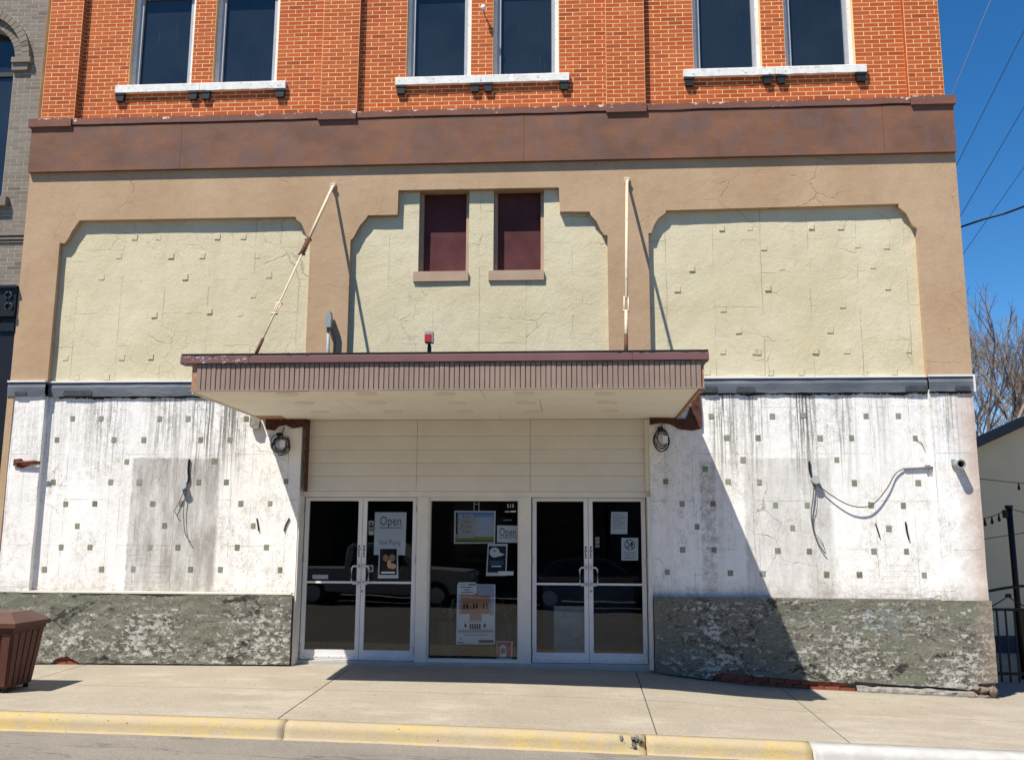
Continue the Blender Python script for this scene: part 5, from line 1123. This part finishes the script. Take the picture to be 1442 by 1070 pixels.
# ------------------------------------------------------------------ across the street (seen mirrored in the glass)
wk2 = tag(sheet('sidewalk_opposite', -60, 60, -20, -16.01, 30, 3, lambda x, y: rz(x, -16)+.15, M['walk']), kind='structure')
ob = empty('opposite_building', 'long brick shop row across the street, mirrored in the door glass', 'building')
MB().box(-40, 1.0, -32, -20, -1, 7.5).build('wall', flat('dark brown brick wall', (.10, .06, .045), .9, .3, 4), ob)
for k in range(9): 
    x = -38+k*4.2; s = MB().box(x, x+3.2, -20.0, -19.96, .8, 3.0).build('shop_window', M['pane'], ob)
MB().box(-40, 1.0, -19.98, -18.9, 3.2, 3.45).build('awning', flat('dark awning', (.03, .03, .035)), ob)
ob2 = empty('opposite_building', 'low flat roofed shop across the street beyond the brick row', 'building')
MB().box(1.2, 40, -34, -22, -1, 4.0).build('wall', flat('dark render wall', (.12, .11, .10)), ob2); MB().box(3, 12, -22.0, -21.95, .6, 2.7).build('shop_window', M['pane'], ob2)
# ------------------------------------------------------------------ parked vehicles behind the camera, mirrored in the doors
def loft(prof, w, taper, y0):                    # side profile, pulled in near the sides
    n = len(prof); cx_ = sum(p[0] for p in prof)/n; cz_ = sum(p[1] for p in prof)/n; mb = MB(); vs = []
    for (yy, k) in ((-w, .955), (-w+.07, 1), (w-.07, 1), (w, .955)):
        for (x, z) in prof: vs.append((cx_+(x-cx_)*k, y0+yy*(1-taper(z)), cz_+(z-cz_)*k))
    fs = [tuple(range(n)), tuple(range(4*n-1, 3*n-1, -1))]
    for l in range(3):
        for i in range(n): fs.append((l*n+i, (l+1)*n+i, (l+1)*n+(i+1) % n, l*n+(i+1) % n))
    return mb.add(vs, fs)
def vehicle(name, label, cat, x0, yc, body, cabin, glass, wheels, r_, w, paint, z0):
    o = empty(name, label, cat, 'vehicles parked across the street'); sh = lambda P: [(x0+x, z0+z) for x, z in P]
    loft(sh(body), w, lambda z: 0, yc).build('body', paint, o); zb = z0+min(z for x, z in cabin); zt_ = z0+max(z for x, z in cabin); tp = lambda z: .22*max(0, min(1, (z-zb)/(zt_-zb)))+.03
    loft(sh(cabin), w, tp, yc).build('cabin', paint, o)
    for g_ in glass: loft(sh(g_), w+.012, tp, yc).build('side_window', M['pane'], o)
    for wx in wheels:
        for sd in (-1, 1):
            y = yc+sd*(w-.10); t = MB().tube([(x0+wx, y-.11, z0+r_), (x0+wx, y-.10, z0+r_), (x0+wx, y+.10, z0+r_), (x0+wx, y+.11, z0+r_)], [r_*.9, r_, r_, r_*.9], 22).build('wheel', M['black'], o)
            MB().tube([(x0+wx, y+sd*.112, z0+r_), (x0+wx, y+sd*.118, z0+r_)], [r_*.62, r_*.55], 18).build('rim', M['alu'], t)
    xm = max(x for x, z in body); zl = z0+body[0][1]+.42
    for sd in (-1, 1):
        MB().box(x0+xm-.10, x0+xm-.004, yc+sd*(w-.22)-.14, yc+sd*(w-.22)+.14, zl, zl+.14).build('headlight', M['white'], o); MB().box(x0+.004, x0+.08, yc+sd*(w-.2)-.1, yc+sd*(w-.2)+.1, zl, zl+.18).build('tail_light', M['red'], o)
zr = rz(0, -14.6)
vehicle('pickup_truck', 'pale grey pickup truck parked across the street, mirrored in the left doors', 'pickup', -8.6, -14.7,
        [(0, .45), (5.6, .42), (5.65, .75), (5.5, 1.10), (4.0, 1.18), (0, 1.15)], [(1.9, 1.14), (4.1, 1.14), (3.5, 1.80), (3.2, 1.86), (2.1, 1.86), (1.95, 1.75)],
        [[(2.1, 1.2), (2.9, 1.2), (2.9, 1.74), (2.15, 1.74)], [(3.0, 1.2), (3.85, 1.2), (3.4, 1.74), (3.0, 1.74)]], (1.0, 4.6), .40, .98, flat('pale grey paint', (.45, .46, .47), .25, .03, 3, spec=.5), zr)
vehicle('parked_car', 'dark blue car parked across the street, mirrored in the right doors', 'car', -1.6, -14.7,
        [(0, .32), (4.5, .30), (4.55, .55), (4.4, .80), (3.3, .93), (.4, .95), (.02, .80)], [(.5, .93), (3.4, .92), (2.6, 1.38), (2.2, 1.44), (1.3, 1.44), (.95, 1.36)],
        [[(.85, .97), (1.75, .97), (1.75, 1.36), (1.2, 1.36)], [(1.85, .97), (3.1, .97), (2.5, 1.36), (1.85, 1.36)]], (.85, 3.65), .33, .88, flat('dark blue paint', (.03, .05, .09), .2, .03, 3, spec=.5), zr)
# ------------------------------------------------------------------ put every thing's origin at its own base
bpy.context.view_layer.update()
for o in list(COL.objects):
    if o.parent or o.type not in ('EMPTY', 'MESH') or o.get('kind') in ('structure',): continue
    pts = []
    def walk_(q):
        if q.type == 'MESH': pts.extend(q.matrix_world @ Vector(c) for c in q.bound_box)
        for c in q.children: walk_(c)
    walk_(o)
    if not pts: continue
    c = Vector(((min(p.x for p in pts)+max(p.x for p in pts))/2, (min(p.y for p in pts)+max(p.y for p in pts))/2, min(p.z for p in pts)))
    if o.type == 'EMPTY':
        for ch_ in o.children: ch_.location = ch_.location-c
    else:
        for v in o.data.vertices: v.co -= c
        for ch_ in o.children: ch_.location = ch_.location-c
    o.location = c
bpy.context.view_layer.update()
